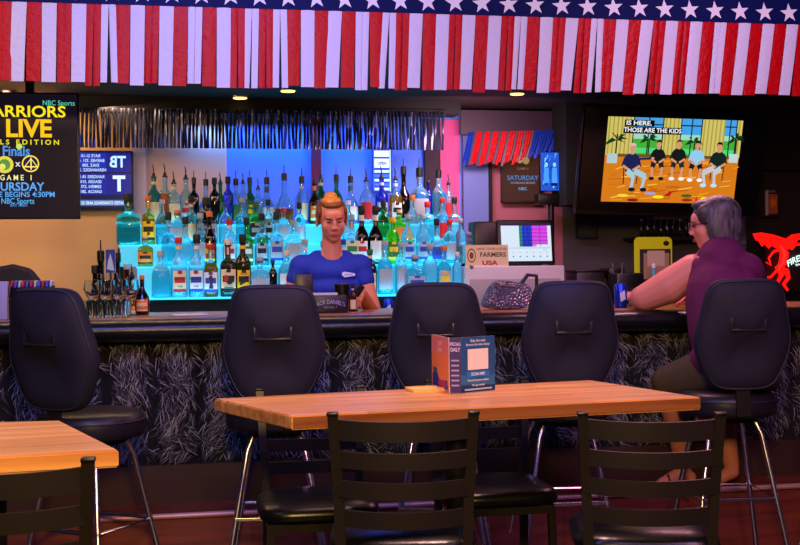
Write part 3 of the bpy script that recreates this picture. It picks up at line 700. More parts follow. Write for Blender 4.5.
rows = [
 # bottom row (x, shape, liquid, label, accent, top, scale)
 [(161, 'arch', 'aqua', None, None, 'silver', 1.0), (179, 'round', 'clear', 'cream', 'red', 'red', 1.05), (197, 'round', 'clear', 'white', 'blue', 'black', 1.05), (211, 'square', 'amber', 'white', 'blue', 'red', .95),
  (228, 'square', 'brown', 'cream', 'black', 'white', 1.05), (243, 'round', 'brown', 'yellow', 'black', 'black', 1.05), (260, 'squat', 'clear', 'silver', None, 'silver', 1.0), (273, 'tall', 'dark', None, None, 'blue', .62), (287, 'arch', 'aqua', 'white', None, 'white', 1.), (305, 'round', 'clear', 'white', 'blue', 'silver', 1.),
  (324, 'square', 'clear', 'silver', None, 'silver', 1.), (343, 'round', 'clear', 'white', None, 'blue', 1), (370, 'dome', 'dark', 'cream', None, 'green', .9), (385, 'square', 'aqua', 'silver', None, 'silver', 1.0), (401, 'tall', 'clear', 'silver', None, 'silver', .9), (415, 'squat', 'aqua', 'silver', 'blue', 'silver', 1.02), (430, 'dome', 'clear', None, None, 'silver', 1.0), (444, 'square', 'aqua', 'silver', 'yellow', 'orange', .9), (457, 'tall', 'clear', None, None, 'white', .72)],
 # second row
 [(146, 'squat', 'gold', 'orange', 'black', 'cream', .8), (169, 'square', 'aqua', None, None, 'black', .95), (186, 'jug', 'clear', None, None, 'black', .9), (201, 'round', 'aqua', 'silver', None, 'silver', .95), (210, 'wine', 'dark', 'red', 'yellow', 'orange', .95), (230, 'dome', 'clear', 'white', 'red', 'red', .92), (247, 'square', 'green', 'green', 'white', 'black', .85), (262, 'round', 'aqua', 'silver', 'black', 'black', .9), (277, 'square', 'clear', 'silver', 'blue', 'black', .95), (294, 'arch', 'clear', 'silver', None, 'silver', 1), (352, 'square', 'clear', 'cream', 'green', 'silver', .95),
  (362, 'wine', 'dark', 'white', 'red', 'black', 1.0), (376, 'wine', 'dark', 'white', None, 'black', 1.0), (393, 'dome', 'lime', 'green', 'yellow', 'yellow', .95), (408, 'round', 'clear', 'silver', 'blue', 'silver', .92), (423, 'round', 'clear', 'silver', 'blue', 'silver', .92), (437, 'jug', 'aqua', 'blue', None, 'black', .85), (450, 'dome', 'aqua', 'silver', None, 'red', .9), (461, 'tall', 'clear', None, None, 'silver', .8)],
 # third row
 [(129, 'squat', 'teal', None, None, 'black', 1.25), (149, 'square', 'gold', 'yellow', 'black', 'orange', .92), (163, 'round', 'aqua', None, None, 'silver', .82), (178, 'squat', 'clear', 'silver', None, 'orange', .9), (192, 'round', 'aqua', 'cream', None, 'black', .85), (207, 'squat', 'dark', 'silver', 'blue', 'black', 1.15), (226, 'dome', 'clear', None, None, 'blue', .85), (243, 'round', 'aqua', None, None, 'silver', .85), (257, 'arch', 'green', 'black', 'silver', 'green', .95), (269, 'tall', 'clear', 'silver', 'black', 'black', .75), (284, 'arch', 'clear', 'silver', None, 'red', .8), (300, 'dome', 'aqua', 'silver', None, 'black', .8), (349, 'round', 'aqua', 'silver', None, 'white', .8), (384, 'dome', 'green', None, None, 'black', .85), (400, 'squat', 'lime', 'orange', None, 'cream', .9), (413, 'round', 'clear', None, None, 'orange', .9), (428, 'arch', 'aqua', None, None, 'red', .95), (443, 'round', 'aqua', 'red', None, 'red', .85), (455, 'square', 'clear', None, None, 'black', .85)],
 # top row
 [(155, 'round', 'teal', 'cream', None, 'pourer', .93), (166, 'round', 'amber', None, None, 'pourer', .95), (175, 'dome', 'clear', 'cream', None, 'pourer', .90), (187, 'round', 'clear', 'silver', 'red', 'pourer', .91), (195, 'tall', 'dark', None, None, 'tallpourer', .78), (207, 'jug', 'amber', 'silver', 'black', 'tallpourer', .84), (215.5, 'tall', 'dark', None, None, 'black', .8), (221.5, 'wine', 'green', None, None, 'pourer', .80), (229, 'tall', 'blue', None, None, 'black', .82), (237, 'dome', 'clear', 'green', None, 'tallpourer', .88), (244, 'tall', 'clear', None, None, 'pourer', .78), (251, 'round', 'green', 'green', 'yellow', 'tallpourer', .83), (259, 'dome', 'clear', None, None, 'pourer', .78), (268, 'jug', 'gold', 'white', None, 'tallpourer', .88), (285, 'jug', 'amber', None, None, 'tallpourer', .95),
  (303, 'dome', 'clear', 'cream', None, 'tallpourer', .93), (315, 'wine', 'brown', 'orange', 'cream', 'pourer', .80), (322, 'round', 'green', 'cream', None, 'pourer', .92), (337, 'round', 'green', None, None, 'tallpourer', .88), (352, 'jug', 'clear', 'white', None, 'tallpourer', .91), (367, 'dome', 'clear', 'red', None, 'pourer', .96), (383, 'round', 'blue', 'white', 'black', 'pourer', .93), (396, 'round', 'gold', 'white', 'black', 'pourer', .90), (405, 'wine', 'dark', None, None, 'tallpourer', 1.0), (420, 'arch', 'aqua', 'silver', None, 'tallpourer', 1.2), (430, 'tall', 'blue', None, None, 'pourer', .8), (439, 'dome', 'aqua', None, None, 'tallpourer', 1.05), (450, 'tall', 'clear', 'red', None, 'pourer', .78)],
]
RN = ['bottom', 'second', 'third', 'top']
rg = random.Random(2)
for ri, row in enumerate(rows):
    v = ROWV[ri]
    for ci, (px_, sh, lq, lb, ac, tp, sc) in enumerate(row):
        d = f"{LIQ[lq][1]} {SN[sh]} bottle {TN[tp] if tp else ''}".strip()
        if lb and lb != LIQ[lq][1]: d += f", {lb} label"
        if lb is None: d += ", no label"
        d += f", {ORD[ci]} from left, {RN[ri]} row"
        d = d.replace(' with spout', ' with spout')
        if tp not in ('pourer', 'tallpourer'): d = d.replace('bottle ', 'bottle with ', 1)
        dy = 0.0; 
        if ri == 3: dy = .03*(ci % 2)-.012
        bottle(sh, lq, lb, ac, tp, (ux(px_, v), v+dy-.004*(ri < 3), ROWZ[ri]), d, f'liquor bottles on the {RN[ri]} row of the display', sc, rg.uniform(-.15, .15) if sh not in ('square', 'squat') else rg.uniform(-.06, .06))
def label_art(px_, ri, fn, dz=.09):
    v = ROWV[ri]; best = min((o for o in bpy.data.objects if o.name.startswith('liquor_bottle') and abs(o.location.z-ROWZ[ri]) < 1e-4), key=lambda o: abs(o.location.x-ux(px_, v)))
    a = Art(); fn(a); a.obj('label_print', P_print, best, (0, -.0485 if ri == 0 else -.0455, dz), (0, 0, 0)); return best
for pxx in (179, 197): label_art(pxx, 0, lambda a: (a.text('BACARDI', 0, .012, .017, (.06, .05, .06), .9, .01), a.oval(0, .047, .011, .011, (.65, .05, .1)), a.text('RUM', 0, -.03, .012, (.06, .05, .06), 1, .01)))
label_art(228, 0, lambda a: (a.oval(.006, .0, .020, .022, (.06, .05, .06)), a.oval(-.014, .010, .012, .02, (.65, .12, .05)), a.rect(-.024, -.045, .024, -.034, (.15, .5, .5))))
label_art(243, 0, lambda a: (a.line(-.024, -.022, .024, .004, .014, (.06, .05, .05)), a.text('Rum', 0, .034, .02, (.6, .1, .05), 1, .01)))
label_art(211, 0, lambda a: (a.poly([(-.012, -.04), (-.004, 0), (-.012, .03), (.004, .045), (.014, .02), (.010, -.01), (.016, -.04)], (.12, .12, .35)), a.oval(0, .046, .007, .007, (.6, .3, .2))))
label_art(149, 2, lambda a: (a.text('CUERVO', 0, .02, .014, (.05, .05, .2), .9, .012), a.oval(0, -.02, .011, .011, (.5, .12, .05))))
label_art(370, 0, lambda a: a.poly([(0, -.05), (.024, -.02), (.024, .02), (0, .045), (-.024, .02), (-.024, -.02)], (.85, .8, .66)), .085)
label_art(257, 2, lambda a: (a.oval(0, .0, .022, .03, (.05, .06, .1)), a.oval(0, 0, .015, .022, (.55, .75, .7)), a.text('J', 0, .0, .03, (.05, .05, .1), 1, .02)), .075)

# bottles, glasses and cards at the left end, on the back counter and bar
g = 'dark bottles on the left of the counter'
for px_, py_, hh, lab in ((95, 300, 1.0, 'black bottle with spout standing behind the glasses, nearer the poster'), (101, 301, 1.05, 'black bottle with tall spout standing right of its twin, behind the glasses'), (117, 302, .98, 'black bottle beside the blue card, behind the small glasses'), (132, 303, .9, 'black bottle with silver spout left of the round dark bottle')):
    v = 1.5; s = {95: .95, 101: 1.15, 117: 1.15, 132: .85}[px_]
    bottle('wine', 'dark', None, None, {95: 'black', 101: 'tallpourer', 117: 'black', 132: 'pourer'}[px_], (ux(px_, v), v, BC), lab, g, s)
bottle('jug', 'dark', 'orange', 'cream', 'orange', (ux(142, .42), .42, BT), 'black round bottle with orange label on the bar below the arched bottle', g, .62)
bottle('tall', 'brown', None, None, 'silver', (ux(127, 1.62), 1.62, BC), 'slim dark brown bottle under the left end of the display', g, 1.0)
bottle('squat', 'gold', 'orange', 'cream', 'cream', (ux(136, 1.5), 1.5, BC), 'small golden bottle tucked under the left end of the display', g, .95)
glassP = None
def tumbler(loc, lab, r=.032, h=.075, grp='drinking glasses on the bar', name='drinking_glass'):
    b = MB(); b.lathe([(r*.75, .0), (r*.8, .004), (r, h), (r-.002, h), (r*.75, .012), (.001, .010)], seg=18)
    o = b.obj(name, M_glass); o.location = loc; return tag(o, lab, 'glass', grp)
k = 0
GW = ['in the front row nearest the dark stool', 'second in the front row', 'third in the front row', 'fourth in the front row', 'fifth in the front row', 'last in the front row by the round bottle',
      'first in the back row', 'second in the back row', 'third in the back row', 'fourth in the back row', 'last in the back row']
first = None
for q, (px_, v) in enumerate([(84, .18), (92, .18), (100, .18), (108, .18), (116, .18), (124, .18), (86, .27), (95, .27), (104, .27), (113, .27), (122, .27)]):
    lab = 'small clear glass on the bar, '+GW[q]
    if first is None: first = tumbler((ux(px_, v), v, BT), lab, .028, .078)
    else:
        c = first.copy(); C.objects.link(c); c.location = (ux(px_, v), v, BT); c['label'] = lab
# stacked stemmed glasses upper
def wineglass(loc, lab, s=1):
    b = MB(); b.lathe([(.03, 0), (.03, .003), (.004, .008), (.004, .05), (.02, .065), (.034, .095), (.030, .13), (.028, .13), (.031, .095), (.018, .070), (.0005, .062)], seg=18)
    o = b.obj('stemmed_glass', M_glass); o.location = loc; o.scale = (s, s, s); return tag(o, lab, 'glass', 'stemmed glasses behind the small glasses')
for q, (px_, v) in enumerate([(93, .40), (106, .40), (119, .40), (130, .34)]):
    wineglass((ux(px_, v), v, BT), 'clear stemmed glass behind the small glasses, '+['leftmost of four', 'second of four', 'third of four', 'beside the round black bottle'][q], 1.3)
# blue card
p = atv(110.5, 262, 1.42)
t = thing('table_card', 'upright blue and white card between the black bottles', 'card', (p.x, 1.42, BC))
a = Art(); hc = p.z-BC; a.rect(-.026, hc-.06, .026, hc+.07, (.10, .18, .62)); a.poly([(-.02, hc-.04), (.02, hc-.05), (.012, hc+.0), (0, hc+.05), (-.012, hc+.01)], (.65, .75, .95)); a.obj('printed_face', P_print, t, (0, -.003, 0))
MB().box((0, .002, hc+.005), (.054, .008, .132)).obj('card', M_white, t); MB().box((0, .0, (hc-.06)/2), (.012, .012, hc-.06)).obj('stand', M_blackp, t); MB().box((0, 0, .006), (.06, .05, .012)).obj('foot', M_blackp, t)
# tray with packets, far left
p = atz(27, 293, BT)
tv_ = .25
t = thing('condiment_tray', 'clear tray of red and blue packets behind the left stool', 'tray', (ux(31, tv_), tv_, BT)); t.scale = (1.05, 1, 1.75)
b = MB(); b.box((0, 0, .006), (.19, .11, .012)); b.box((0, -.053, .045), (.19, .004, .08)); b.box((0, .053, .045), (.19, .004, .08)); b.box((-.093, 0, .045), (.004, .11, .08)); b.box((.093, 0, .045), (.004, .11, .08)); b.obj('tray', M_glass, t)
pk = [mat('packet_red', (.75, .15, .25), .5), mat('packet_blue', (.25, .35, .85), .5), mat('packet_white', (.8, .8, .9), .5)]
for i in range(11): MB().box((-.082+i*.0163, 0, .056), (.007, .085, .085), rot=(0, .18, 0)).obj('packet', pk[(0, 1, 2, 0, 1, 0, 2, 1, 0, 1, 2)[i]], t)
t = thing('napkin_stack', 'upright white and blue napkin holder at the left edge of the bar', 'napkin holder', (ux(3, .2), .2, BT))
MB().box((0, 0, .085), (.045, .06, .17), bev=.004).obj('napkins', mat('napkin', (.62, .62, .85), .7), t); MB().box((.026, 0, .05), (.005, .07, .10)).obj('side_plate', M_steel, t)

# ------------------------------------------------------------------ register, sign, purse and clutter on right of the back counter
v = 1.42
xa, xb = ux(466, v), ux(565, v); zt = zy(266, v, 515)
t = thing('white_cabinet', 'low white register cabinet behind the bar under the monitor', 'cabinet', ((xa+xb)/2, v+.14, BC))
MB().box((0, 0, (zt-BC)/2), (xb-xa, .26, zt-BC), bev=.006).obj('body', mat('beige_metal', (.78, .78, .84), .45), t)
MB().box((0, -.133, (zt-BC)*.45), (xb-xa-.05, .008, (zt-BC)*.6), bev=.003).obj('drawer_front', mat('beige_metal_b', (.60, .58, .60), .45), t)
MB().cyl((.0, -.135, (zt-BC)*.5), (0, -.147, (zt-BC)*.5), .01).obj('lock', M_steel, t)
def pos_art(w, h):
    a = Art(); X = lambda x: (x-.5)*w; Y = lambda y: (.5-y)*h
    a.rect(X(0), Y(1), X(1), Y(0), (.80, .86, .92)); a.rect(X(0), Y(.06), X(1), Y(0), (.15, .10, .25))
    a.rect(X(.36), Y(.62), X(.62), Y(.06), (.10, .20, .75)); a.rect(X(.36), Y(.62), X(.42), Y(.06), (.1, .5, .4)); a.rect(X(.62), Y(.55), X(.93), Y(.06), (.80, .25, .85)); a.rect(X(.62), Y(.62), X(.70), Y(.55), (.9, .45, .8))
    for i in range(5): a.rect(X(.36), Y(.16+i*.1), X(.93), Y(.15+i*.1), (.05, .05, .25))
    for x in (.45, .53, .77): a.rect(X(x), Y(.62), X(x+.008), Y(.06), (.05, .05, .25))
    a.rect(X(.02), Y(.66), X(.98), Y(.65), (.5, .55, .6))
    for i in range(7): a.oval(X(.09+i*.135), Y(.88), .016*w, .02*h, (.35, .5, .55)); a.oval(X(.09+i*.135), Y(.77), .016*w, .012*h, (.6, .65, .7))
    a.text('1 2 3', X(.86), Y(.70), .05*h, (.2, .2, .3), 1, .01); return a
p = atv(528, 245, 1.5)
zc = zt
t = thing('register_monitor', 'tilted touchscreen register monitor with colourful buttons on the white cabinet', 'monitor', (p.x, 1.52, zc), rz=.06)
w = ux(555, 1.5)-ux(502, 1.5); h = zy(225, 1.5)-zy(265, 1.5); tl = -.12
MB().box((0, .03, .015+h/2+.01), (w+.03, .035, h+.035), rot=(tl, 0, 0), bev=.006).obj('casing', M_blackp, t)
pos_art(w-.012, h-.006).obj('screen', P_screen, t, (0, .0105, .015+h/2+.01), (tl, 0, 0))
MB().box((0, .08, .012), (w*.6, .14, .024), bev=.005).obj('stand', M_blackp, t)
t = thing('receipt_printer', 'black receipt printer left of the register monitor', 'printer', (ux(487, 1.62), 1.63, zt))
MB().box((0, 0, (zy(222, 1.6)-zt)/2), (.19, .16, zy(222, 1.6)-zt), bev=.012).obj('body', M_blackp, t); MB().box((0, -.082, .10), (.13, .006, .02)).obj('paper_slot', M_steel, t)
def farm_art(w, h):
    a = Art(); a.rect(-w/2, -h/2, w/2, h/2, (.84, .78, .64)); a.oval(-.36*w, .02*h, .10*w, .33*h, (.25, .2, .15)); a.oval(-.36*w, .02*h, .08*w, .27*h, (.84, .78, .64)); a.oval(-.36*w, .02*h, .05*w, .16*h, (.45, .2, .12))
    a.text('HAVE YOUR LOCAL', .12*w, .32*h, .16*h, (.2, .15, .12), 1, .01); a.text('FARMERS', .14*w, .05*h, .30*h, (.15, .1, .08), 1, .02); a.text('USA', .06*w, -.33*h, .28*h, (.6, .1, .1), 1.4, .04); return a
p = atv(487, 254, 1.46)
t = thing('tin_sign', 'cream sign reading FARMERS leaning on the black printer', 'sign', (p.x, 1.48, zt), rz=-.05)
farm_art(.26, .13).obj('printed_face', P_print, t, (0, -.0225, .062), (-.12, 0, 0)); MB().box((0, -.016, .062), (.262, .008, .132), rot=(-.12, 0, 0)).obj('panel', mat('sign_cream', (.8, .74, .6), .5), t)
# beer tap with chain-like handle
t = thing('beer_tap', 'tall beaded beer tap handle right of the bottles', 'beer tap', (ux(469, 1.5), 1.5, BC))
b = MB(); b.cyl((0, 0, 0), (0, 0, .32), .025); b.cyl((0, 0, .30), (0, -.07, .30), .012); b.obj('column', M_steel, t)
b = MB(); zz = .33
for i in range(6): b.ell((0, -.0, zz+i*.033), (.021, .016, .018))
b.obj('handle', mat('carved_handle', (.45, .45, .62), .4, bump=('noise', 80, .5, .01)), t); MB().ell((0, -.02, .335), (.016, .012, .016)).obj('brass_knob', mat('brass', (.8, .6, .25), .25, 1), t)
# orange cup / short post
tag(MB().lathe([(.018, 0), (.018, .16), (.015, .165)], seg=14).obj('wooden_dowel', mat('light_wood', (.72, .50, .30), .5), loc=(ux(466, .9+.5), 1.40, BC)), 'short pale wooden post at the left end of the white cabinet', 'post')

# purse on the bar
v = .32; pc = atv(508, 306, v)
t = thing('handbag', 'silver snakeskin slouchy handbag lying on the bar by the register', 'handbag', (pc.x, v, BT))
b = MB()
prof = [(-.135, .0), (-.14, .03), (-.115, .085), (-.085, .135), (-.03, .150), (.03, .135), (.09, .13), (.115, .11), (.125, .05), (.13, .0)]
n = len(prof); L = []
for yy, sc in ((-.07, .80), (-.055, .95), (-.02, 1.0), (.02, 1.0), (.055, .93), (.07, .78)): L.append([b.bm.verts.new((x*sc, yy*(1-z*2.2), z*(.92+.08*sc))) for x, z in prof])
for i in range(len(L)-1):
    for k in range(n): b.bm.faces.new((L[i][k], L[i][(k+1) % n], L[i+1][(k+1) % n], L[i+1][k]))
b.bm.faces.new(L[0][::-1]); b.bm.faces.new(L[-1])
o = b.obj('bag_body', mat('snakeskin', (.42, .40, .50), .25, .55, bump=('voronoi', 75, 1.0, .012)), t, ang=70)
md = o.modifiers.new('s', 'SUBSURF'); md.levels = md.render_levels = 2
MB().tube([(.06, 0, .115), (.10, -.01, .17), (.145, -.01, .165), (.15, 0, .11), (.135, .0, .06)], .010, 8).obj('handle', mat('dark_strap', (.12, .10, .12), .4), t)
b = MB(); b.tube([(-.085, -.045, .118), (-.03, -.055, .122), (.04, -.05, .11)], .005, 6).obj('zip_trim', M_steel, t)

# items around the bartender, on the bar
def cupbox(name, lab, cat, px_, py_top, v, w, d, m, zbase=BT):
    p = atv(px_, py_top, v); t = thing(name, lab, cat, (p.x, v, zbase)); return t, p.z-zbase
t, hh = cupbox('straw_caddy', 'black straw caddy on the bar at the bartender\'s right elbow', 'caddy', 303.5, 274, .42, .09, .07, None)
b = MB(); b.box((0, 0, hh*.5), (.085, .08, hh), bev=.004); b.obj('box', M_blackp, t)
for i in range(5): MB().cyl((-.03+i*.015, -.02, hh*.5), (-.032+i*.015, -.02, hh+.006), .003, seg=8).obj('straw', mat('straw_black', (.10, .09, .12), .4), t)
t, hh = cupbox('drink_shaker', 'black shaker cup on the bar in front of the blue shirt', 'cup', 342, 284, .42, .09, .07, None)
MB().lathe([(.03, 0), (.04, hh), (.037, hh), (.028, .01), (.001, .009)], seg=22).obj('cup', M_blackp, t); MB().lathe([(.0415, hh-.004), (.0415, hh+.003)], seg=22).obj('rim', mat('dark_rim', (.22, .22, .3), .3), t)
t, hh = cupbox('napkin_caddy', "black bar caddy lettered JACK DANIEL'S behind the second stool", 'caddy', 329, 295, .30, .2, .1, None)
MB().box((0, 0, hh/2), (.165, .09, hh), bev=.006).obj('box', mat('caddy_black', (.07, .055, .12), .4), t); MB().box((-.02, .01, hh+.004), (.12, .06, .012)).obj('white_napkins', M_white, t)
a = Art(); a.text("JACK DANIEL'S", 0, 0, .028, (.66, .62, .85), .78, .01, bend=3); a.text('OLD No. 7', 0, -.026, .014, (.6, .55, .8), 1, .01); a.obj('lettering', P_print, t, (0, -.0455, hh*.62))
bottle('round', 'brown', 'cream', None, 'black', (ux(352.5, .38), .38, BT), "small brown bottle standing right of the black shaker cup", 'bottles by the bartender', .40)
def can(name, lab, loc, col, txt=None):
    t = thing(name, lab, 'can', loc); MB().lathe([(.025, 0), (.030, .006), (.032, .012), (.032, .108), (.026, .118), (.026, .12)], seg=22).obj('can_body', mat('can_'+lab[:5], col, .28, .6), t)
    MB().lathe([(.024, .117), (.024, .1205)], seg=18).obj('lid', M_steel, t); a = Art(); a.poly([(-.012, .03), (.014, .045), (.008, .09), (-.016, .07)], (.75, .8, .95)); a.obj('print', P_print, t, (0, -.033, 0)); return t
can('energy_drink_can', 'blue drink can on the back counter below the cyan shelf', (ux(388.5, 1.43), 1.47-.02, BC), (.10, .22, .75))
can('beer_can', 'blue beer can on the bar beside the seated woman\'s hand', (ux(620.5, .25), .25, BT), (.12, .30, .80))
tumbler((ux(643, .28), .28, BT), 'clear water glass on the bar in front of the seated woman', .034, .09)
# papers on bar
o = MB().box((0, 0, .002), (.16, .10, .003)).obj('paper_sheet', M_white); o.location = (ux(188, .30), .28, BT+.001); o.rotation_euler = (0, 0, .3); tag(o, 'white sheet of paper lying on the bar between the two left stools', 'paper')

# chair behind bar at far left
t = thing('office_chair', 'dark rounded chair back behind the bar at far left', 'chair', (ux(14, 1.0), .98, .14))
b = MB(); pts = [(-.2, .85), (-.21, 1.0), (-.19, 1.12), (-.13, 1.20), (0, 1.225), (.09, 1.20), (.15, 1.12), (.19, 1.0), (.18, .85)]
b.prism(pts, -.035, .035); o = b.obj('backrest', mat('office_black', (.06, .06, .10), .7), t, ang=60)
md = o.modifiers.new('b', 'BEVEL'); md.width = .02; md.segments = 3
MB().lathe([(.20, .60), (.22, .62), (.22, .67), (.19, .69)], (0, .12, 0), 24).obj('seat', M_matte, t); MB().cyl((0, .12, -.08), (0, .12, .6), .03).obj('column', M_chrome, t)
for i in range(5):
    an = 2*PI*i/5; MB().beam((0, .12, -.07), (.26*math.cos(an), .12+.26*math.sin(an), -.12), .04, .03).obj('leg', M_black, t)
MB().beam((0, .12, .6), (0, .02, .9), .05, .015).obj('back_bracket', M_black, t)

# right hand clutter: cutting board, phone, coffee machine, jars, dark bottles, wall box
v = 1.56; p = atv(653, 237, v); bz = BC
t = thing('cutting_board', 'bright yellow green plastic board with handle hole, standing behind the seated woman', 'cutting board', (p.x, v, bz), rz=.0)
hB = p.z-bz; wB = ux(672, v)-ux(635, v)
b = MB(); rr_ = .03; ou = []
for cx, cz, a0 in ((wB/2-rr_, hB-rr_, 0), (-wB/2+rr_, hB-rr_, PI/2), (-wB/2+rr_, rr_, PI), (wB/2-rr_, rr_, 1.5*PI)):
    for q in range(6): ou.append((cx+rr_*math.cos(a0+q*PI/10), cz+rr_*math.sin(a0+q*PI/10)))
b.prism(ou, -.008, .008); b.obj('board', mat('lime_plastic', (.80, .90, .08), .45, emit=(.72, .82, .06), es=0), t, ang=50)
a = Art(); a.oval(wB*.34, hB-.04, .020, .016, (.03, .03, .04)); a.rect(-wB/2+.03, .02, wB/2-.01, hB-.075, (.10, .10, .14)); a.rect(-wB/2+.055, hB*.45, wB/2-.02, hB-.10, (.62, .50, .42)); a.rect(-wB/2+.08, hB*.62, wB/2-.05, hB-.085, (.75, .68, .62)); a.rect(-wB/2+.02, .02, wB/2-.01, hB*.42, (.05, .32, .42)); a.obj('hung_papers', P_print, t, (0, -.009, 0))
t = thing('soap_bottle', 'small light blue bottle standing in front of the yellow green board', 'bottle', (ux(654, 1.46), 1.46, BC))
hS = zy(268, 1.46, 654)-BC
MB().lathe([(.026, 0), (.028, .01), (.028, hS*.6), (.012, hS*.78), (.011, hS)], seg=18).obj('body', mat('aqua_plastic', (.30, .65, .75), .3), t); MB().lathe([(.013, hS), (.013, hS+.02), (.004, hS+.03)], seg=12).obj('cap', M_white, t)
v = 1.5
t = thing('coffee_maker', 'black coffee maker with chrome frame left of the yellow green board', 'coffee maker', (ux(612, v), v, BC))
hM = zy(268, v, 612)-BC
b = MB(); b.box((0, .05, hM/2), (.10, .08, hM), bev=.008); b.box((0, -.03, hM-.03), (.10, .12, .06), bev=.008); b.box((0, -.03, .012), (.10, .14, .024), bev=.005); b.obj('body', M_blackp, t)
MB().lathe([(.035, .026), (.042, .05), (.040, .10), (.03, .12)], (0, -.03, 0), 20).obj('carafe', M_glass, t)
b = MB(); b.tube([(-.03, -.095, .02), (-.03, -.095, hM+.03), (.03, -.095, hM+.03), (.03, -.095, .02)], .003, 6); b.obj('chrome_frame', M_chrome, t)
t = thing('black_appliance', 'low black box shaped machine between the coffee maker and board', 'machine', (ux(632, 1.25), 1.32, BC))
hA = zy(273, 1.25, 632)-BC
MB().box((0, .03, hA/2), (.17, .16, hA), bev=.01).obj('body', M_blackp, t); MB().box((0, -.052, hA*.6), (.12, .006, .03)).obj('panel', mat('panel_grey', (.14, .14, .18), .3), t)
t = thing('ice_bin', 'dark low bin on the back counter right of the register', 'bin', (ux(588, 1.5), 1.55, BC))
hI = zy(272, 1.5, 588)-BC
MB().box((0, 0, hI/2), (.18, .2, hI), bev=.01).obj('bin', mat('bin_dark', (.07, .07, .09), .4), t); MB().box((0, 0, hI+.006), (.19, .21, .012), bev=.004).obj('lid', M_blackp, t)
# dark bottles on a wall shelf behind
v = 2.12; zsh = zy(237, v, 668)
tag(MB().box((ux(668, v), v+.055, zsh-.012), (ux(705, v)-ux(636, v), .25, .02)).obj('bottle_shelf', M_matte), 'black wall shelf under the big television holding dark bottles', 'shelf')
for i in range(9):
    px_ = 641+i*6.4
    bottle('wine', 'dark', None, None, 'black' if i % 2 else 'silver', (ux(px_, v), v-.02, zsh-.002), f'dark bottle on the wall shelf below the big television, {ORD[i]} from left', 'dark bottles on the wall shelf', .42 if i % 3 else .36)
def notice_art(w, h):
    a = Art(); a.rect(-w/2, -h/2, w/2, h/2, (.14, .13, .17)); a.oval(0, .1*h, .2*w, .22*h, (.20, .19, .25)); a.rect(-.3*w, -.3*h, .3*w, -.2*h, (.2, .19, .25)); return a
framed('dark_notice', 'faint dark framed notice on the grey wall right of the register', 'notice', 577, 214, 597, 238, 2.24, notice_art, M_matte, .008)
v = 2.185; p = atv(770, 203, v)
t = thing('small_box', 'small wall box with white side and orange label right of television', 'box', p)
MB().box((0, .03, 0), (.10, .10, .19), bev=.004).obj('box', mat('box_dark', (.16, .10, .10), .5), t); MB().box((-.035, -.022, 0), (.018, .006, .17)).obj('white_edge', mat('box_white', (.62, .60, .62), .6), t)
a = Art(); a.rect(-.022, -.075, .045, .06, (.62, .28, .10)); a.oval(.012, 0, .024, .03, (.75, .42, .18)); a.text('SPORTS', .0, .078, .018, (.6, .6, .66), 1, .01); a.obj('orange_label', P_print, t, (0, -.0215, 0))
# papers pinned behind woman
def paper_art(w, h):
    a = Art(); a.rect(-w/2, -h/2, w/2, h/2, (.30, .30, .50)); a.rect(-w/2, -.1*h, w/2, .1*h, (.45, .45, .62)); return a
framed('pinned_notice', 'small bluish notice on the wall right of the seated woman\'s head', 'notice', 738, 235, 747, 250, 2.27, paper_art, M_matte, .004)

# dragon neon sign
v = 1.9; c0 = atv(786, 262, v); PXM = 1.0/ (F/(c0-CAM).length)
t = thing('dragon_neon_sign', 'glowing red winged dragon sign lettered FIREBALL at the right edge', 'neon sign', c0)
M_red = mat('red_neon', (.9, .05, .04), .4, emit=(1.0, .06, .03), es=1.5)
def q_(pts): return [((x-786)*PXM, (262-y)*PXM) for x, y in pts]
b = MB()
wing = [(752, 235), (760, 234), (772, 236), (782, 239), (786, 240), (792, 236), (800, 235), (808, 236), (806, 240), (798, 241), (793, 246), (788, 250), (784, 247), (778, 246), (776, 249), (771, 246), (768, 249), (764, 245), (761, 247), (758, 242), (755, 241)]
def flat(pts, d0=-.012, d1=.0):
    # ear-clipped front/back with side walls
    P = q_(pts); from mathutils.geometry import tessellate_polygon
    tri = tessellate_polygon([[Vector((x, z, 0)) for x, z in P]]); n = len(P)
    vs = [(x, d0, z) for x, z in P]+[(x, d1, z) for x, z in P]
    b._poly(vs, [tuple(f) for f in tri]+[tuple(i+n for i in f) for f in tri]+[(i, i+n, (i+1) % n+n, (i+1) % n) for i in range(n)])
flat(wing)
b.obj('wing', M_red, t, smooth=False)
b = MB()
T3 = lambda pts: [Vector(((x-786)*PXM, -.006, (262-y)*PXM)) for x, y in pts]
b.tube(T3([(780, 246), (784, 254), (782, 263), (777, 270)]), [.018, .032, .028, .018], 8)
b.tube(T3([(777, 268), (786, 271), (788, 277), (783, 283), (787, 289)]), [.018, .022, .014, .012, .008], 8)
b.tube(T3([(776, 266), (781, 274), (777, 281), (782, 291)]), [.016, .018, .012, .008], 8)
b.tube(T3([(780, 250), (773, 252), (768, 258), (770, 265), (765, 262)]), [.011, .009, .007, .006, .004], 8)
b.tube(T3([(784, 246), (792, 249), (796, 245), (806, 246)]), [.012, .012, .010, .006], 8)
b.obj('dragon_body', M_red, t)
b = MB(); b.tube(T3([(778, 268), (770, 276), (762, 277), (757, 272), (759, 265), (755, 263)]), [.010, .009, .008, .007, .006, .004], 8); b.obj('tail', M_red, t)
b = MB()
for x0, y0, x1, y1 in ((758, 238, 782, 241), (764, 241, 784, 243.5), (795, 238, 805, 238.5)): b.tube(T3([(x0, y0), (x1, y1)]), .0022, 6)
o = b.obj('wing_grooves', M_matte, t); o.location = (0, -.008, 0)
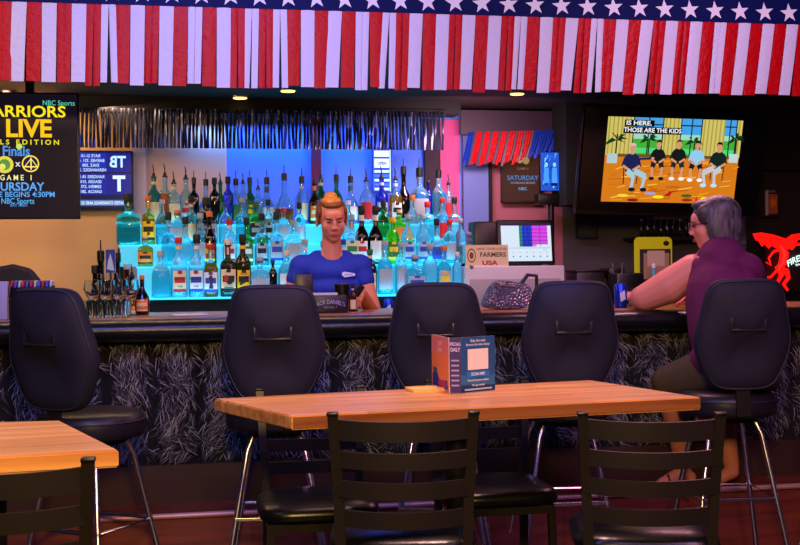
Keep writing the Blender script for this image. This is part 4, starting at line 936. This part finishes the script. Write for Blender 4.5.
a = Art(); a.text('FIREBALL', (799-786)*PXM, (262-258.5)*PXM, .058, (.85, 1, .95), .9, .02, bend=2.2, tilt=.18); a.text('WHISKY', (799-786)*PXM, (262-264.5)*PXM, .022, (.85, 1, .95), 1, .02, tilt=.1)
a.obj('lettering', paint_mat('neon_white', 1.6), t, (0, -.03, 0))
MB().box((.03, .02, 0), (.34, .02, .36)).obj('back_plate', mat('sign_back', (.06, .02, .03), .5), t)
spot('dragon_glow', (c0.x, c0.y-.35, c0.z), (c0.x+.2, c0.y, c0.z-.1), 1.2, (1, .1, .08), 120, 1)

# ------------------------------------------------------------------ bar stools
def back_outline(n=56):
    half = [(0, .472), (.09, .470), (.132, .460), (.157, .435), (.172, .39), (.187, .32), (.203, .25), (.205, .19), (.190, .13), (.160, .06), (.128, .018), (.08, 0), (0, -.003)]
    base = half+[(-x, z) for x, z in half[-2:0:-1]]
    base = [(x, z) for x, z in base]; pts = []; m = len(base)
    for i in range(m):
        p0, p1, p2, p3 = (Vector(base[(i+k) % m]) for k in (-1, 0, 1, 2))
        for s_ in range(3):
            t = s_/3
            cr = .5*((2*p1)+(p2-p0)*t+(2*p0-5*p1+4*p2-p3)*t*t+(3*p1-p0-3*p2+p3)*t**3)
            pts.append((cr.x, cr.y))
    return pts
def make_stool():
    t = thing('bar_stool', 'x', 'bar stool', group='padded swivel bar stools along the bar')
    ol = back_outline(); cen = Vector((0, .23)); b = MB()
    yb = lambda x, z: -.20+.55*x*x-.06*(z/.465)   # back leans away from the seat
    rings = []
    for sc, dy in ((.0, -.040), (.2, -.040), (.45, -.040), (.65, -.039), (.80, -.036), (.93, -.026), (1.0, -.008), (1.0, .012), (.94, .030), (.80, .040), (.0, .044)):
        if sc == 0: rings.append([b.bm.verts.new((0, yb(0, .23)+dy, .80+.23))]); continue
        rings.append([b.bm.verts.new((cen.x+(x-cen.x)*sc, yb(cen.x+(x-cen.x)*sc, z)+dy, .80+cen.y+(z-cen.y)*sc)) for x, z in ol])
    n = len(ol)
    for i in range(len(rings)-1):
        A, B_ = rings[i], rings[i+1]
        for k in range(n):
            if len(A) == 1: b.bm.faces.new((A[0], B_[(k+1) % n], B_[k]))
            elif len(B_) == 1: b.bm.faces.new((A[k], A[(k+1) % n], B_[0]))
            else: b.bm.faces.new((A[k], A[(k+1) % n], B_[(k+1) % n], B_[k]))
    back = b.obj('backrest', M_navy, t, ang=80)
    b = MB(); path = [(cen.x+(x-cen.x)*.955, yb(x*.955, z)-.024, .80+cen.y+(z-cen.y)*.955) for x, z in ol]; path.append(path[0]); b.tube(path, .0035, 6, cap=False)
    b.obj('piping', mat('piping', (.16, .15, .24), .5), back)
    hz = .80+.285; yh = -.20-.06*(.285/.465)-.047
    b = MB()
    for c, d in (((0, yh, hz+.026), (.15, .012, .010)), ((0, yh, hz-.026), (.15, .012, .010)), ((-.071, yh, hz), (.010, .012, .05)), ((.071, yh, hz), (.010, .012, .05))): b.box(c, d, bev=.002)
    h = b.obj('handle_frame', mat('handle_grey', (.17, .16, .22), .3), back); MB().box((0, yh+.001, hz-.002), (.134, .012, .044)).obj('handle_slot', M_matte, back)
    MB().lathe([(.18, .675), (.205, .68), (.212, .70), (.212, .745), (.205, .765), (.17, .778), (.08, .782), (.0, .783)], seg=36).obj('seat', M_navyseat, t, ang=60)
    MB().tube([(.2125*math.cos(a*PI/18), .2125*math.sin(a*PI/18), .745) for a in range(37)], .004, 6, cap=False).obj('seat_piping', mat('piping', (0, 0, 0)), t)
    MB().beam((0, -.05, .67), (0, -.22, .70), .06, .012).beam((0, -.215, .69), (0, -.205, .86), .06, .014, (0, 1, 0)).obj('back_bracket', M_black, t)
    MB().box((0, 0, .655), (.20, .20, .02)).cyl((0, 0, .655), (0, 0, .68), .07).obj('swivel_plate', M_black, t)
    for sx in (-1, 1):
        for sy in (-1, 1): MB().tube([(sx*.095, sy*.095, .65), (sx*.115, sy*.115, .60), (sx*.215, sy*.215, .0)], .0115, 10).obj('leg', M_chrome, t)
    z = .33; r = .164
    b = MB(); b.tube([(-r, -r, z), (r, -r, z), (r, r, z), (-r, r, z), (-r, -r, z)], .009, 8); b.obj('footrest', M_chrome, t)
    return t
stool = make_stool()
def put_stool(i, px_, v, rz, lab, backpx=None):
    # px_: photo column of the seat centre
    loc = (ux(px_, v, 400), v, 0)
    if i == 0: stool.location = loc; stool.rotation_euler = (0, 0, rz); stool['label'] = lab; return stool
    return dup(stool, loc, rz, lab)
put_stool(0, 91, -.50, -.62, 'dark padded bar stool turned sideways beside the left table, its seat showing')
put_stool(1, 277, -.43, -.12, 'dark padded bar stool in front of the blue shirted bartender')
put_stool(2, 441, -.40, -.28, 'dark padded bar stool whose back rises behind the menu card on the table')
put_stool(3, 560, -.42, -.10, 'dark padded bar stool in front of the register and handbag')
put_stool(4, 726, -.50, -.12, 'dark padded bar stool the woman in purple sits on')
put_stool(5, 868, -.44, 0.2, 'bar stool at the far right edge, only a chrome leg showing')

# ------------------------------------------------------------------ tables
def build_table(label, px, z):
    q = [atz(x, y, z) for x, y in px]; c = sum(q, Vector())/4; ax = (q[2]-q[1]).normalized(); rz = math.atan2(ax.y, ax.x)
    Mi = Matrix.Rotation(-rz, 3, 'Z'); loc = [Mi @ (k-c) for k in q]
    t = thing('dining_table', label, 'table', (c.x, c.y, 0), rz, 'butcher block high tables')
    b = MB(); n = 4; vs = [(k.x, k.y, z-.04) for k in loc]+[(k.x, k.y, z) for k in loc]; b._poly(vs, [(0, 1, 2, 3), (7, 6, 5, 4)]+[(i, (i+1) % 4, (i+1) % 4+4, i+4) for i in range(4)])
    bmesh.ops.bevel(b.bm, geom=b.bm.edges[:], offset=.004, segments=2, affect='EDGES'); b.obj('table_top', M_table, t)
    b = MB(); b.cyl((0, 0, .02), (0, 0, z-.05), .038, seg=18); b.obj('pedestal', M_black, t)
    b = MB(); b.box((0, 0, z-.047), (.5, .06, .012)); b.box((0, 0, z-.047), (.06, .4, .012)); b.obj('top_bracket', M_black, t)
    b = MB(); b.box((0, 0, .012), (.6, .08, .024), bev=.006); b.box((0, 0, .012), (.08, .5, .024), bev=.006); b.obj('base', M_black, t)
    return t
ZT = .93
mt = build_table('long butcher block table in the centre with the folded menu card', [(214, 398.5), (292, 416), (701, 397), (590, 380)], ZT); rz = mt.rotation_euler.z
build_table('butcher block table cut off by the left edge of the photo', [(-110, 424), (-110, 463), (119, 450), (60, 420.5)], ZT)

# ------------------------------------------------------------------ ladder back chairs
def make_chair():
    t = thing('ladder_back_chair', 'x', 'chair', group='black ladder back chairs at the tables')
    for s_ in (-1, 1):
        b = MB(); P = [(s_*.175, -.19, 0), (s_*.170, -.185, .50), (s_*.178, -.195, .72), (s_*.190, -.235, .945)]
        for i in range(3): b.beam(P[i], P[i+1], .028, .026, (0, 1, 0))
        b.obj('back_post', M_black, t); MB().box((s_*.1905, -.236, .948), (.032, .032, .010), bev=.003).obj('post_cap', M_blackp, t)
        MB().beam((s_*.185, .19, 0), (s_*.17, .175, .52), .026, .026, (0, 1, 0)).obj('front_leg', M_black, t)
    for z, hh in ((.905, .055), (.823, .046), (.741, .046), (.659, .046)):
        b = MB(); N = 10; rows = []
        for i in range(N+1):
            f = i/N*2-1; hw = .172+.016*(z-.6)/.3; x = f*hw; yb = -.185-.045*max(0, (z-.60))/.33-.035*(1-f*f); dz = -.006*(1-f*f)
            rows.append([b.bm.verts.new((x, yb+dy, z+dz+k*hh/2)) for dy, k in ((-.006, -1), (.006, -1), (.006, 1), (-.006, 1))])
        for i in range(N):
            for k in range(4): b.bm.faces.new((rows[i][k], rows[i][(k+1) % 4], rows[i+1][(k+1) % 4], rows[i+1][k]))
        b.bm.faces.new(rows[0][::-1]); b.bm.faces.new(rows[-1]); b.obj('slat', M_black, t, ang=30)
    b = MB(); b.lathe([(.17, .535), (.205, .54), (.212, .555), (.208, .575), (.185, .590), (.12, .597), (.0, .599)], seg=40, n=5); b.obj('seat', M_vinyl, t, ang=60)
    b = MB()
    for c_, d in (((0, .18, .52), (.35, .02, .03)), ((0, -.18, .52), (.34, .02, .03)), ((-.172, 0, .52), (.02, .36, .03)), ((.172, 0, .52), (.02, .36, .03))): b.box(c_, d)
    b.obj('seat_frame', M_black, t)
    for c_, d in (((0, .185, .20), (.35, .018, .018)), ((0, -.187, .26), (.33, .018, .018)), ((-.175, 0, .24), (.018, .36, .018)), ((.175, 0, .24), (.018, .36, .018))): MB().box(c_, d).obj('stretcher', M_black, t)
    return t
chair = make_chair()
def chair_at(i, pxa, pxb, d, rz, lab, sz=1.0):
    # midpoint of the two back posts in the photo at ground distance d in front of the camera
    r_ = ray((pxa+pxb)/2, 400); r_ = r_/ (r_.dot(R @ Vector((0, 0, -1)))); P = CAM+r_*d; back = Vector((0, -.235, 0)); back.rotate(Euler((0, 0, rz)))
    loc = (P.x-back.x*sz, P.y-back.y*sz, 0)
    if i == 0: chair.location = loc; chair.rotation_euler = (0, 0, rz); chair['label'] = lab; o = chair
    else: o = dup(chair, loc, rz, lab)
    o.scale = (sz, sz, sz); print('CHAIR', loc); return o
TA = rz
chair_at(0, 335, 471, 3.10, TA-.26, 'black ladder back chair at the near side of the long table, below the menu card', 1.0)
chair_at(1, 580, 722, 3.16, TA-.36, 'black ladder back chair at the near right corner of the long table', .983)
chair_at(2, -92, 86, 2.46, TA-.1, 'black ladder back chair in front of the left table, cut by the photo edge', .985)
chair_at(3, 254, 367, 4.13, TA+PI-.12, 'black ladder back chair on the far side of the long table, left end', .955)
chair_at(4, 422, 532, 4.33, TA+PI-.1, 'black ladder back chair on the far side of the long table, behind the card', .96)

# menu card + pad on table
zt_ = ZT
pA = atz(432, 387, zt_); pB = atz(461, 393, zt_); pC = atz(495, 389.5, zt_); pD = atz(449, 393, zt_)
t = thing('folded_menu_card', 'folded menu card in orange, purple and blue standing on the long table', 'menu card', (pB.x, pB.y, zt_+.0))
hc = (393-338)/ (F/(pB-CAM).length)
def panel(P0, P1, name, fn, mt_):
    d = (P1-P0); w = d.length; an = math.atan2(d.y, d.x); mid = (P0+P1)/2-Vector((pB.x, pB.y, zt_))
    o = MB().box((0, .0015, hc/2), (w, .002, hc)).obj(name, mt_, t, loc=(mid.x, mid.y, 0), rot=(0, 0, an))
    a = Art(); fn(a, w, hc); a.obj('print', P_print, o, (0, 0, 0)); return o
def f_orange(a, w, h):
    a.rect(-w/2, 0, w/2, h, (.95, .52, .30)); a.rect(-w/2, h*.68, w/2, h, (.92, .50, .48)); a.text('NEW', 0, h*.86, h*.12, (.98, .8, .8), .9, .01)
    a.text('DRINKS', 0, h*.74, h*.10, (.98, .85, .8), .8, .01); a.poly([(-w*.45, h*.05), (w*.45, h*.05), (w*.40, h*.22), (0, h*.16), (-w*.2, h*.34), (-w*.42, h*.30)], (.12, .22, .60)); a.oval(w*.12, h*.13, w*.25, h*.07, (.75, .12, .35)); a.oval(-w*.28, h*.36, w*.12, h*.05, (.2, .4, .35))
def f_purple(a, w, h):
    a.rect(-w/2, 0, w/2, h, (.22, .14, .38)); a.text('SPECIALS', 0, h*.88, h*.085, (.85, .8, .95), .6, .01); a.text('DAILY', 0, h*.78, h*.10, (.9, .85, 1), .62, .01)
    for k in range(6): a.rect(-w*.38, h*(.12+k*.09), w*.34, h*(.15+k*.09), (.62, .58, .78))
def f_blue(a, w, h):
    a.rect(-w/2, 0, w/2, h, (.10, .32, .55)); a.rect(-w/2, 0, w/2, h*.12, (.08, .20, .40)); a.poly([(-w/2, h*.15), (w/2, h*.10), (w/2, h*.3), (0, h*.22), (-w/2, h*.33)], (.16, .42, .62))
    a.text('Skip the wait', 0, h*.93, h*.07, (.92, .95, 1), 1, .01); a.text('Browse the menu & pay', 0, h*.86, h*.062, (.92, .95, 1), .95, .01)
    a.rect(-w*.30, h*.40, w*.30, h*.78, (.92, .90, .88)); a.rect(-w*.34, h*.27, w*.34, h*.37, (.08, .45, .80)); a.text('SCAN ME!', 0, h*.32, h*.075, (.9, .97, 1), 1, .015)
    a.text('Powered by phone camera', 0, h*.21, h*.055, (.9, .95, 1), .85, .01); a.text('No app needed', 0, h*.12, h*.055, (.9, .95, 1), .9, .01); a.rect(-w*.4, h*.03, w*.4, h*.06, (.7, .8, .9))
paper_m = mat('card_paper', (.85, .82, .85), .5)
panel(pA, pD, 'orange_panel', f_orange, paper_m); panel(pD+Vector((.004, 0, 0)), pB, 'purple_panel', f_purple, paper_m); panel(pB, pC, 'blue_panel', f_blue, paper_m)
p = atz(430, 390.5, zt_)
t = thing('order_pad', 'small yellow pad of paper lying left of the menu card', 'note pad', (p.x-.02, p.y-.01, zt_), TA+.1)
MB().box((0, 0, .006), (.11, .075, .011)).obj('pages', mat('pad_yellow', (.93, .76, .42), .6), t); MB().box((0, .034, .007), (.11, .01, .013)).obj('binding', mat('pad_binding', (.8, .6, .3), .5), t)

# ------------------------------------------------------------------ people
M_skinA = mat('bartender_skin', (.80, .50, .40), .5); M_skinB = mat('woman_skin', (.84, .52, .47), .5)
def skin_obj(b, name, material, parent, voxel=.006, smooth=8, extra=None):
    me = b.mesh('tmp', False); o = bpy.data.objects.new('tmp', me); C.objects.link(o)
    m1 = o.modifiers.new('r', 'REMESH'); m1.mode = 'VOXEL'; m1.voxel_size = voxel; m1.use_smooth_shade = True
    m2 = o.modifiers.new('s', 'SMOOTH'); m2.iterations = smooth; m2.factor = .5
    dg = bpy.context.evaluated_depsgraph_get(); nm = bpy.data.meshes.new_from_object(o.evaluated_get(dg)); bpy.data.objects.remove(o)
    nm.materials.clear(); nm.materials.append(material)
    for p in nm.polygons: p.use_smooth = True
    return mk(name, nm, parent)
def X(M, p): return M @ Vector(p)
def head(b, M):
    """head in its own frame: origin = centre of skull, face towards -y, z up"""
    sc = M.to_scale()[0]
    def e(c, r, rot=(0, 0, 0)):
        MM = M @ Matrix.Translation(c) @ Euler(rot).to_matrix().to_4x4() @ Matrix.Diagonal((*r, 1))
        q = bmesh.ops.create_uvsphere(b.bm, u_segments=20, v_segments=14, radius=1, matrix=MM)
    e((0, .012, .03), (.076, .094, .088)); e((0, -.022, -.035), (.062, .064, .076)); e((0, -.045, -.09), (.030, .030, .024))
    e((0, -.055, .035), (.052, .035, .030)); e((0, -.080, .022), (.045, .010, .010))
    for s_ in (-1, 1):
        e((s_*.034, -.054, -.026), (.026, .026, .030)); e((s_*.079, .012, -.012), (.009, .018, .030)); e((s_*.010, -.096, -.034), (.009, .010, .008))
    e((0, -.091, -.008), (.008, .012, .026), (-.3, 0, 0)); e((0, -.099, -.030), (.010, .010, .008))
    e((0, -.075, -.064), (.024, .010, .012))
def hand(b, M, curl=.5, side=1, s=1.0):
    """wrist at origin, fingers along +x, palm down -z; side=+1 thumb on +y"""
    P = lambda *a: X(M, Vector(a)*s)
    b.cap(P(0, 0, 0), P(.03, .012, 0), .024*s, .022*s); b.cap(P(0, 0, 0), P(.07, .028, 0), .022*s, .015*s); b.cap(P(0, 0, 0), P(.07, 0, .002), .022*s, .016*s); b.cap(P(0, 0, 0), P(.065, -.026, 0), .022*s, .014*s)
    for i, (y, L) in enumerate(((.030, .070), (.010, .078), (-.010, .072), (-.029, .058))):
        if side < 0: y = -y
        x0 = .078-.004*abs(i-1); z0 = 0; a = 0; p = (x0-.008, y, 0); r = .0095-.0005*i
        for k, f in enumerate((.45, .30, .25)):
            a += curl*(.7+.2*k); q = (p[0]+L*f*math.cos(a), y*1.02, p[2]-L*f*math.sin(a)); b.cap(P(*p), P(*q), (r-.0006*k)*s, (r-.0012-.0006*k)*s); p = q
    yy = side; b.cap(P(.015, .022*yy, -.004), P(.045, .050*yy, -.018), .014*s, .0105*s); b.cap(P(.045, .050*yy, -.018), P(.072, .052*yy, -.034), .0105*s, .0085*s)

# bartender (standing behind the bar, facing the camera side, looking down)
BV = .88; hc_ = atv(331.5, 217, BV)
bt = thing('person', 'bartender in a blue t-shirt with tied-up hair, looking down behind the bar', 'person', (hc_.x, BV, 0))
H = hc_.z   # head centre height
print('bartender head z', H)
MH = Matrix.Translation((0, -.02, H-.015)) @ Euler((.20, -.05, .02)).to_matrix().to_4x4()
b = MB(); head(b, MH)
sz = H-.26   # shoulder height
b.cap((0, .01, H-.07), (0, .02, sz+.03), .050, .055)
b.cap((-.06, .03, sz+.035), (.06, .03, sz+.035), .045, .045)
S_ = {1: (.155, .03, sz-.012), -1: (-.162, .03, sz-.012)}
# torso
for z, rx, ry in ((sz-.05, .14, .085), (sz-.15, .13, .09), (sz-.27, .115, .085), (sz-.38, .13, .09), (sz-.48, .15, .10)): b.ell((0, .035, z), (rx, ry, .10))
elR = Vector((-.265, .02, sz-.27)); wrR = Vector((-.12, -.22, BT+.06)); elL = Vector((.225, -.03, sz-.27)); 
wL = atv(361, 292, .55); wrL = Vector((wL.x-hc_.x, wL.y-BV, wL.z))
b.chain([S_[-1], elR, wrR], [.052, .040, .026]); b.chain([S_[1], elL, wrL], [.052, .042, .028])
Mw = Matrix.Translation(wrR) @ Euler((0, .5, -1.1)).to_matrix().to_4x4(); hand(b, Mw, .5, 1, .95)
dirL = (wrL-elL).normalized()
Mw = Matrix.Translation(wrL) @ Euler((0, .6, PI+.9)).to_matrix().to_4x4(); hand(b, Mw, .75, -1, .95)
# legs
for s_ in (-1, 1): b.chain([(s_*.09, .05, sz-.52), (s_*.10, .03, .48), (s_*.10, .06, .08)], [.095, .06, .042]); b.cap((s_*.10, .06, .04), (s_*.11, -.10, .035), .04, .03)
skin_obj(b, 'body', M_skinA, bt, .0055, 5)
M_shirt = mat('blue_cotton', (.05, .18, .66), .75)
b = MB()
for z, rx, ry in ((sz-.035, .155, .112), (sz-.12, .160, .122), (sz-.22, .145, .120), (sz-.33, .140, .118), (sz-.44, .172, .13), (sz-.52, .185, .135)): b.ell((0, .035, z), (rx, ry, .085))
b.cap((-.16, .03, sz-.005), (.155, .03, sz-.005), .068, .068); b.cap((-.075, .035, sz+.035), (.075, .035, sz+.035), .050, .050)
b.chain([S_[-1], Vector(S_[-1]).lerp(elR, .22)], [.062, .060]); b.chain([S_[1], Vector(S_[1]).lerp(elL, .26)], [.062, .060])
skin_obj(b, 't_shirt', M_shirt, bt, .008, 6)
b = MB(); b.ell((0, .05, sz-.56), (.18, .13, .10)); [b.chain([(s_*.09, .05, sz-.56), (s_*.10, .03, .48), (s_*.10, .06, .10)], [.11, .08, .07]) for s_ in (-1, 1)]
skin_obj(b, 'trousers', mat('dark_trousers', (.08, .08, .11), .8), bt, .012, 4)
a = Art(); a.poly([(-.035, .010), (-.02, .014), (.038, .004), (.036, -.008), (.0, -.012), (-.022, -.016), (-.036, -.004)], (.80, .86, 1)); a.text('SEAHORSE', 0.002, -.002, .011, (.1, .2, .6), .9, .01)
a.obj('shirt_emblem', P_print, bt, (.070, -.130, sz-.045), (-.1, 0, .22))
# hair: swept back with quiff/bun, brows, eyes, lips
M_hair = mat('auburn_hair', (.34, .17, .09), .5, noise=((90, 90, 12), (.52, .30, .15)))
b = MB()
def eM(b, M, c, r, rot=(0, 0, 0)): bmesh.ops.create_uvsphere(b.bm, u_segments=20, v_segments=14, radius=1, matrix=M @ Matrix.Translation(c) @ Euler(rot).to_matrix().to_4x4() @ Matrix.Diagonal((*r, 1)))
eM(b, MH, (0, .030, .046), (.082, .092, .078)); eM(b, MH, (0, -.035, .088), (.056, .044, .022), (.2, 0, 0))
for s_ in (-1, 1): eM(b, MH, (s_*.070, .020, .02), (.014, .05, .05)); eM(b, MH, (s_*.069, -.022, .045), (.012, .028, .030))
skin_obj(b, 'hair', M_hair, bt, .005, 3)
b = MB(); eM(b, MH, (-.004, -.016, .102), (.054, .052, .022)); eM(b, MH, (0, .025, .122), (.036, .038, .024)); skin_obj(b, 'hair_bun', mat('blond_hair', (.66, .38, .16), .45, noise=((90, 90, 14), (.88, .62, .32))), bt, .005, 3)
def face_bits(M, parent, brow, iris=(.12, .08, .06), lips=(.62, .28, .26), closed=False):
    for s_ in (-1, 1):
        pts = [X(M, (s_*(.014+.032*t), -.0935+.006*t+.016*t*t, .016+.005*math.sin(t*PI))) for t in (0, .25, .5, .75, 1)]; MB().tube(pts, [.0016, .0024, .0024, .002, .001], 6).obj('eyebrow', brow, parent)
        b = MB(); eM(b, M, (s_*.030, -.0815, .0), (.0125, .006, .0030 if closed else .006)); b.obj('eye', mat('eye_dark', (.10, .07, .07), .3), parent)
    b = MB(); eM(b, M, (0, -.0885, -.064), (.021, .004, .0032)); eM(b, M, (0, -.0875, -.071), (.017, .005, .0042)); b.obj('lips', mat('lips', lips, .45), parent)
face_bits(MH, bt, mat('brow', (.28, .14, .08), .7), closed=True)
# phone-like opener in her left hand
o = MB().box((0, 0, 0), (.035, .012, .07), rot=(.3, .5, .2), bev=.003).obj('bottle_opener', M_blackp); o.location = (hc_.x+wrL.x-.022, BV+wrL.y-.055, wrL.z+.005)
tag(o, "small black gadget held in the bartender's left hand", 'gadget')

# seated woman in purple, seen from behind with her head in left profile
WV_ = -.30; hw = atv(712, 226, -.12)
hip = Vector((ux(738, -.45, 370), -.44, .80))
wm = thing('person', 'woman in a purple top with grey hair and glasses, seated at the bar', 'person', (hip.x, hip.y, 0))
L = lambda x, y, v: atv(x, y, v)-Vector((hip.x, hip.y, 0))
hd = L(711, 224, -.16)
MHW = Matrix.Translation(hd+Vector((-.0, 0, 0))) @ Euler((.0, 0, -1.95)).to_matrix().to_4x4() @ Euler((.12, 0, 0)).to_matrix().to_4x4()
b = MB(); head(b, MHW)
shc = L(720, 268, -.22); shL = L(693, 270, -.14); shR = L(745, 272, -.30)
b.cap(hd+Vector((.0, .0, -.06)), shc+Vector((0, 0, .03)), .055, .065)
pel = Vector((0, .02, .87)); 
b.ell(pel, (.20, .17, .12)); b.chain([pel, pel.lerp(shc, .5), shc], [.15, .16, .13]); b.cap(shL, shR, .06, .06)
elb = L(645, 308, -.02); wr = L(637, 296, .24); elb.z = BT+.005+.052; wr.z = BT+.005+.045
b.chain([shL, shL.lerp(elb, .5)+Vector((0, 0, -.012)), elb, elb.lerp(wr, .5), wr], [.076, .084, .066, .056, .032])
Mw = Matrix.Translation(wr) @ Euler((0, -.15, math.atan2(wr.y-elb.y, wr.x-elb.x)+.5)).to_matrix().to_4x4(); hand(b, Mw, .45, 1, .95)
elr = L(758, 322, -.02); elr.z = BT+.05; wrr = L(700, 300, .12); wrr.z = BT+.05
b.chain([shR, elr, wrr], [.07, .05, .032]); Mw = Matrix.Translation(wrr) @ Euler((0, 0, PI-.2)).to_matrix().to_4x4(); hand(b, Mw, .5, -1, .95)
# legs
kL = L(676, 385, -.24); kL.z = .76; aL = L(684, 455, -.14); aL.z = zs+.085
kR = Vector((.06, .30, .72)); aR = Vector((.10, .26, zs+.085))
fL = L(662, 471, -.20); fL.z = zs+.03
kL = L(664, 384, -.26)
b.chain([Vector((-.09, .02, .86)), kL, kL.lerp(aL, .35)+Vector((.01, -.01, 0)), aL], [.10, .066, .056, .036]); b.chain([Vector((.09, .02, .86)), kR, aR], [.10, .065, .036])
b.cap(aL+Vector((0, 0, -.02)), fL, .036, .026); b.cap(aL+Vector((.0, 0, -.03)), aL+Vector((.03, -.0, -.045)), .034, .03)
for i in range(5): b.cap(fL+Vector((-.0, -.024+i*.012, 0)), fL+Vector((-.032+abs(i-1)*.004, -.028+i*.013, -.006)), .011, .009)
b.cap(aR+Vector((0, 0, -.02)), aR+Vector((-.04, .02, -.05)), .036, .028)
skin_obj(b, 'body', M_skinB, wm, .0065, 5)
M_pur = mat('purple_knit', (.37, .045, .30), .8, bump=('noise', 160, .3, .002))
b = MB()
b.ell(pel+Vector((0, 0, .02)), (.215, .185, .13)); b.chain([pel+Vector((0, 0, .04)), pel.lerp(shc, .35), pel.lerp(shc, .7), shc+Vector((0, 0, -.03))], [.17, .185, .18, .145]); b.cap(shL+Vector((.045, -.01, -.0)), shR, .088, .092); b.cap(shc+Vector((.0, -.02, .03)), shc+Vector((.0, -.02, -.15)), .12, .13)
b.ell(shR.lerp(pel, .35), (.09, .12, .19)); b.ell(shL.lerp(pel, .40), (.10, .12, .17)); b.cap(shc+Vector((0, 0, .0)), shc+Vector((-.005, .01, .05)), .095, .07)
b.chain([shR, shR.lerp(elr, .35)], [.09, .085])
skin_obj(b, 'top', M_pur, wm, .009, 8)
b = MB(); b.ell(pel+Vector((0, .0, -.05)), (.205, .19, .09)); b.chain([Vector((-.09, .02, .86)), Vector((-.09, .02, .86)).lerp(kL, .93)], [.118, .080]); b.chain([Vector((.09, .02, .86)), Vector((.09, .02, .86)).lerp(kR, .9)], [.115, .08])
skin_obj(b, 'shorts', mat('khaki_shorts', (.30, .25, .20), .85), wm, .010, 5)
M_gh = mat('grey_hair', (.17, .14, .18), .5, noise=((60, 60, 9), (.38, .34, .40)))
b = MB(); eM(b, MHW, (0, .034, .042), (.098, .112, .090)); eM(b, MHW, (0, .070, -.02), (.092, .075, .085)); eM(b, MHW, (0, .066, -.085), (.088, .060, .045)); eM(b, MHW, (0, -.035, .098), (.060, .045, .022))
for s_ in (-1, 1): eM(b, MHW, (s_*.078, .030, -.02), (.024, .060, .095)); eM(b, MHW, (s_*.068, -.025, .065), (.016, .035, .028))
skin_obj(b, 'hair', M_gh, wm, .006, 3)
face_bits(MHW, wm, mat('brow_grey', (.35, .28, .26), .7))
b = MB()
for s_ in (-1, 1):
    b.tube([X(MHW, (s_*.033+.022*math.cos(k*PI/6), -.100, -.001+.016*math.sin(k*PI/6))) for k in range(13)], .0025, 6, cap=False)
    b.tube([X(MHW, (s_*.055, -.099, .004)), X(MHW, (s_*.084, -.07, .006)), X(MHW, (s_*.088, .0, .004))], .0028, 6)
b.tube([X(MHW, (-.011, -.102, .002)), X(MHW, (.011, -.102, .002))], .002, 6)
b.obj('glasses', M_blackp, wm)
# sandals
b = MB(); b.cap(fL+Vector((-.02, 0, -.024)), aL+Vector((.03, 0, -.078)), .012, .012); b.tube([fL+Vector((.03, -.035, -.02)), fL+Vector((.03, 0, .035)), fL+Vector((.03, .035, -.02))], .006, 6)
b.obj('sandal', mat('sandal_brown', (.20, .12, .10), .6), wm)
# phone in front of woman
o = MB().box((0, 0, 0), (.14, .012, .08), rot=(-.5, 0, 0), bev=.003).obj('phone_case', M_blackp); 
p = atv(640, 290, .42); o.location = (p.x, .42, BT+.040)
tag(o, 'black phone propped up on the bar in front of the woman', 'phone')
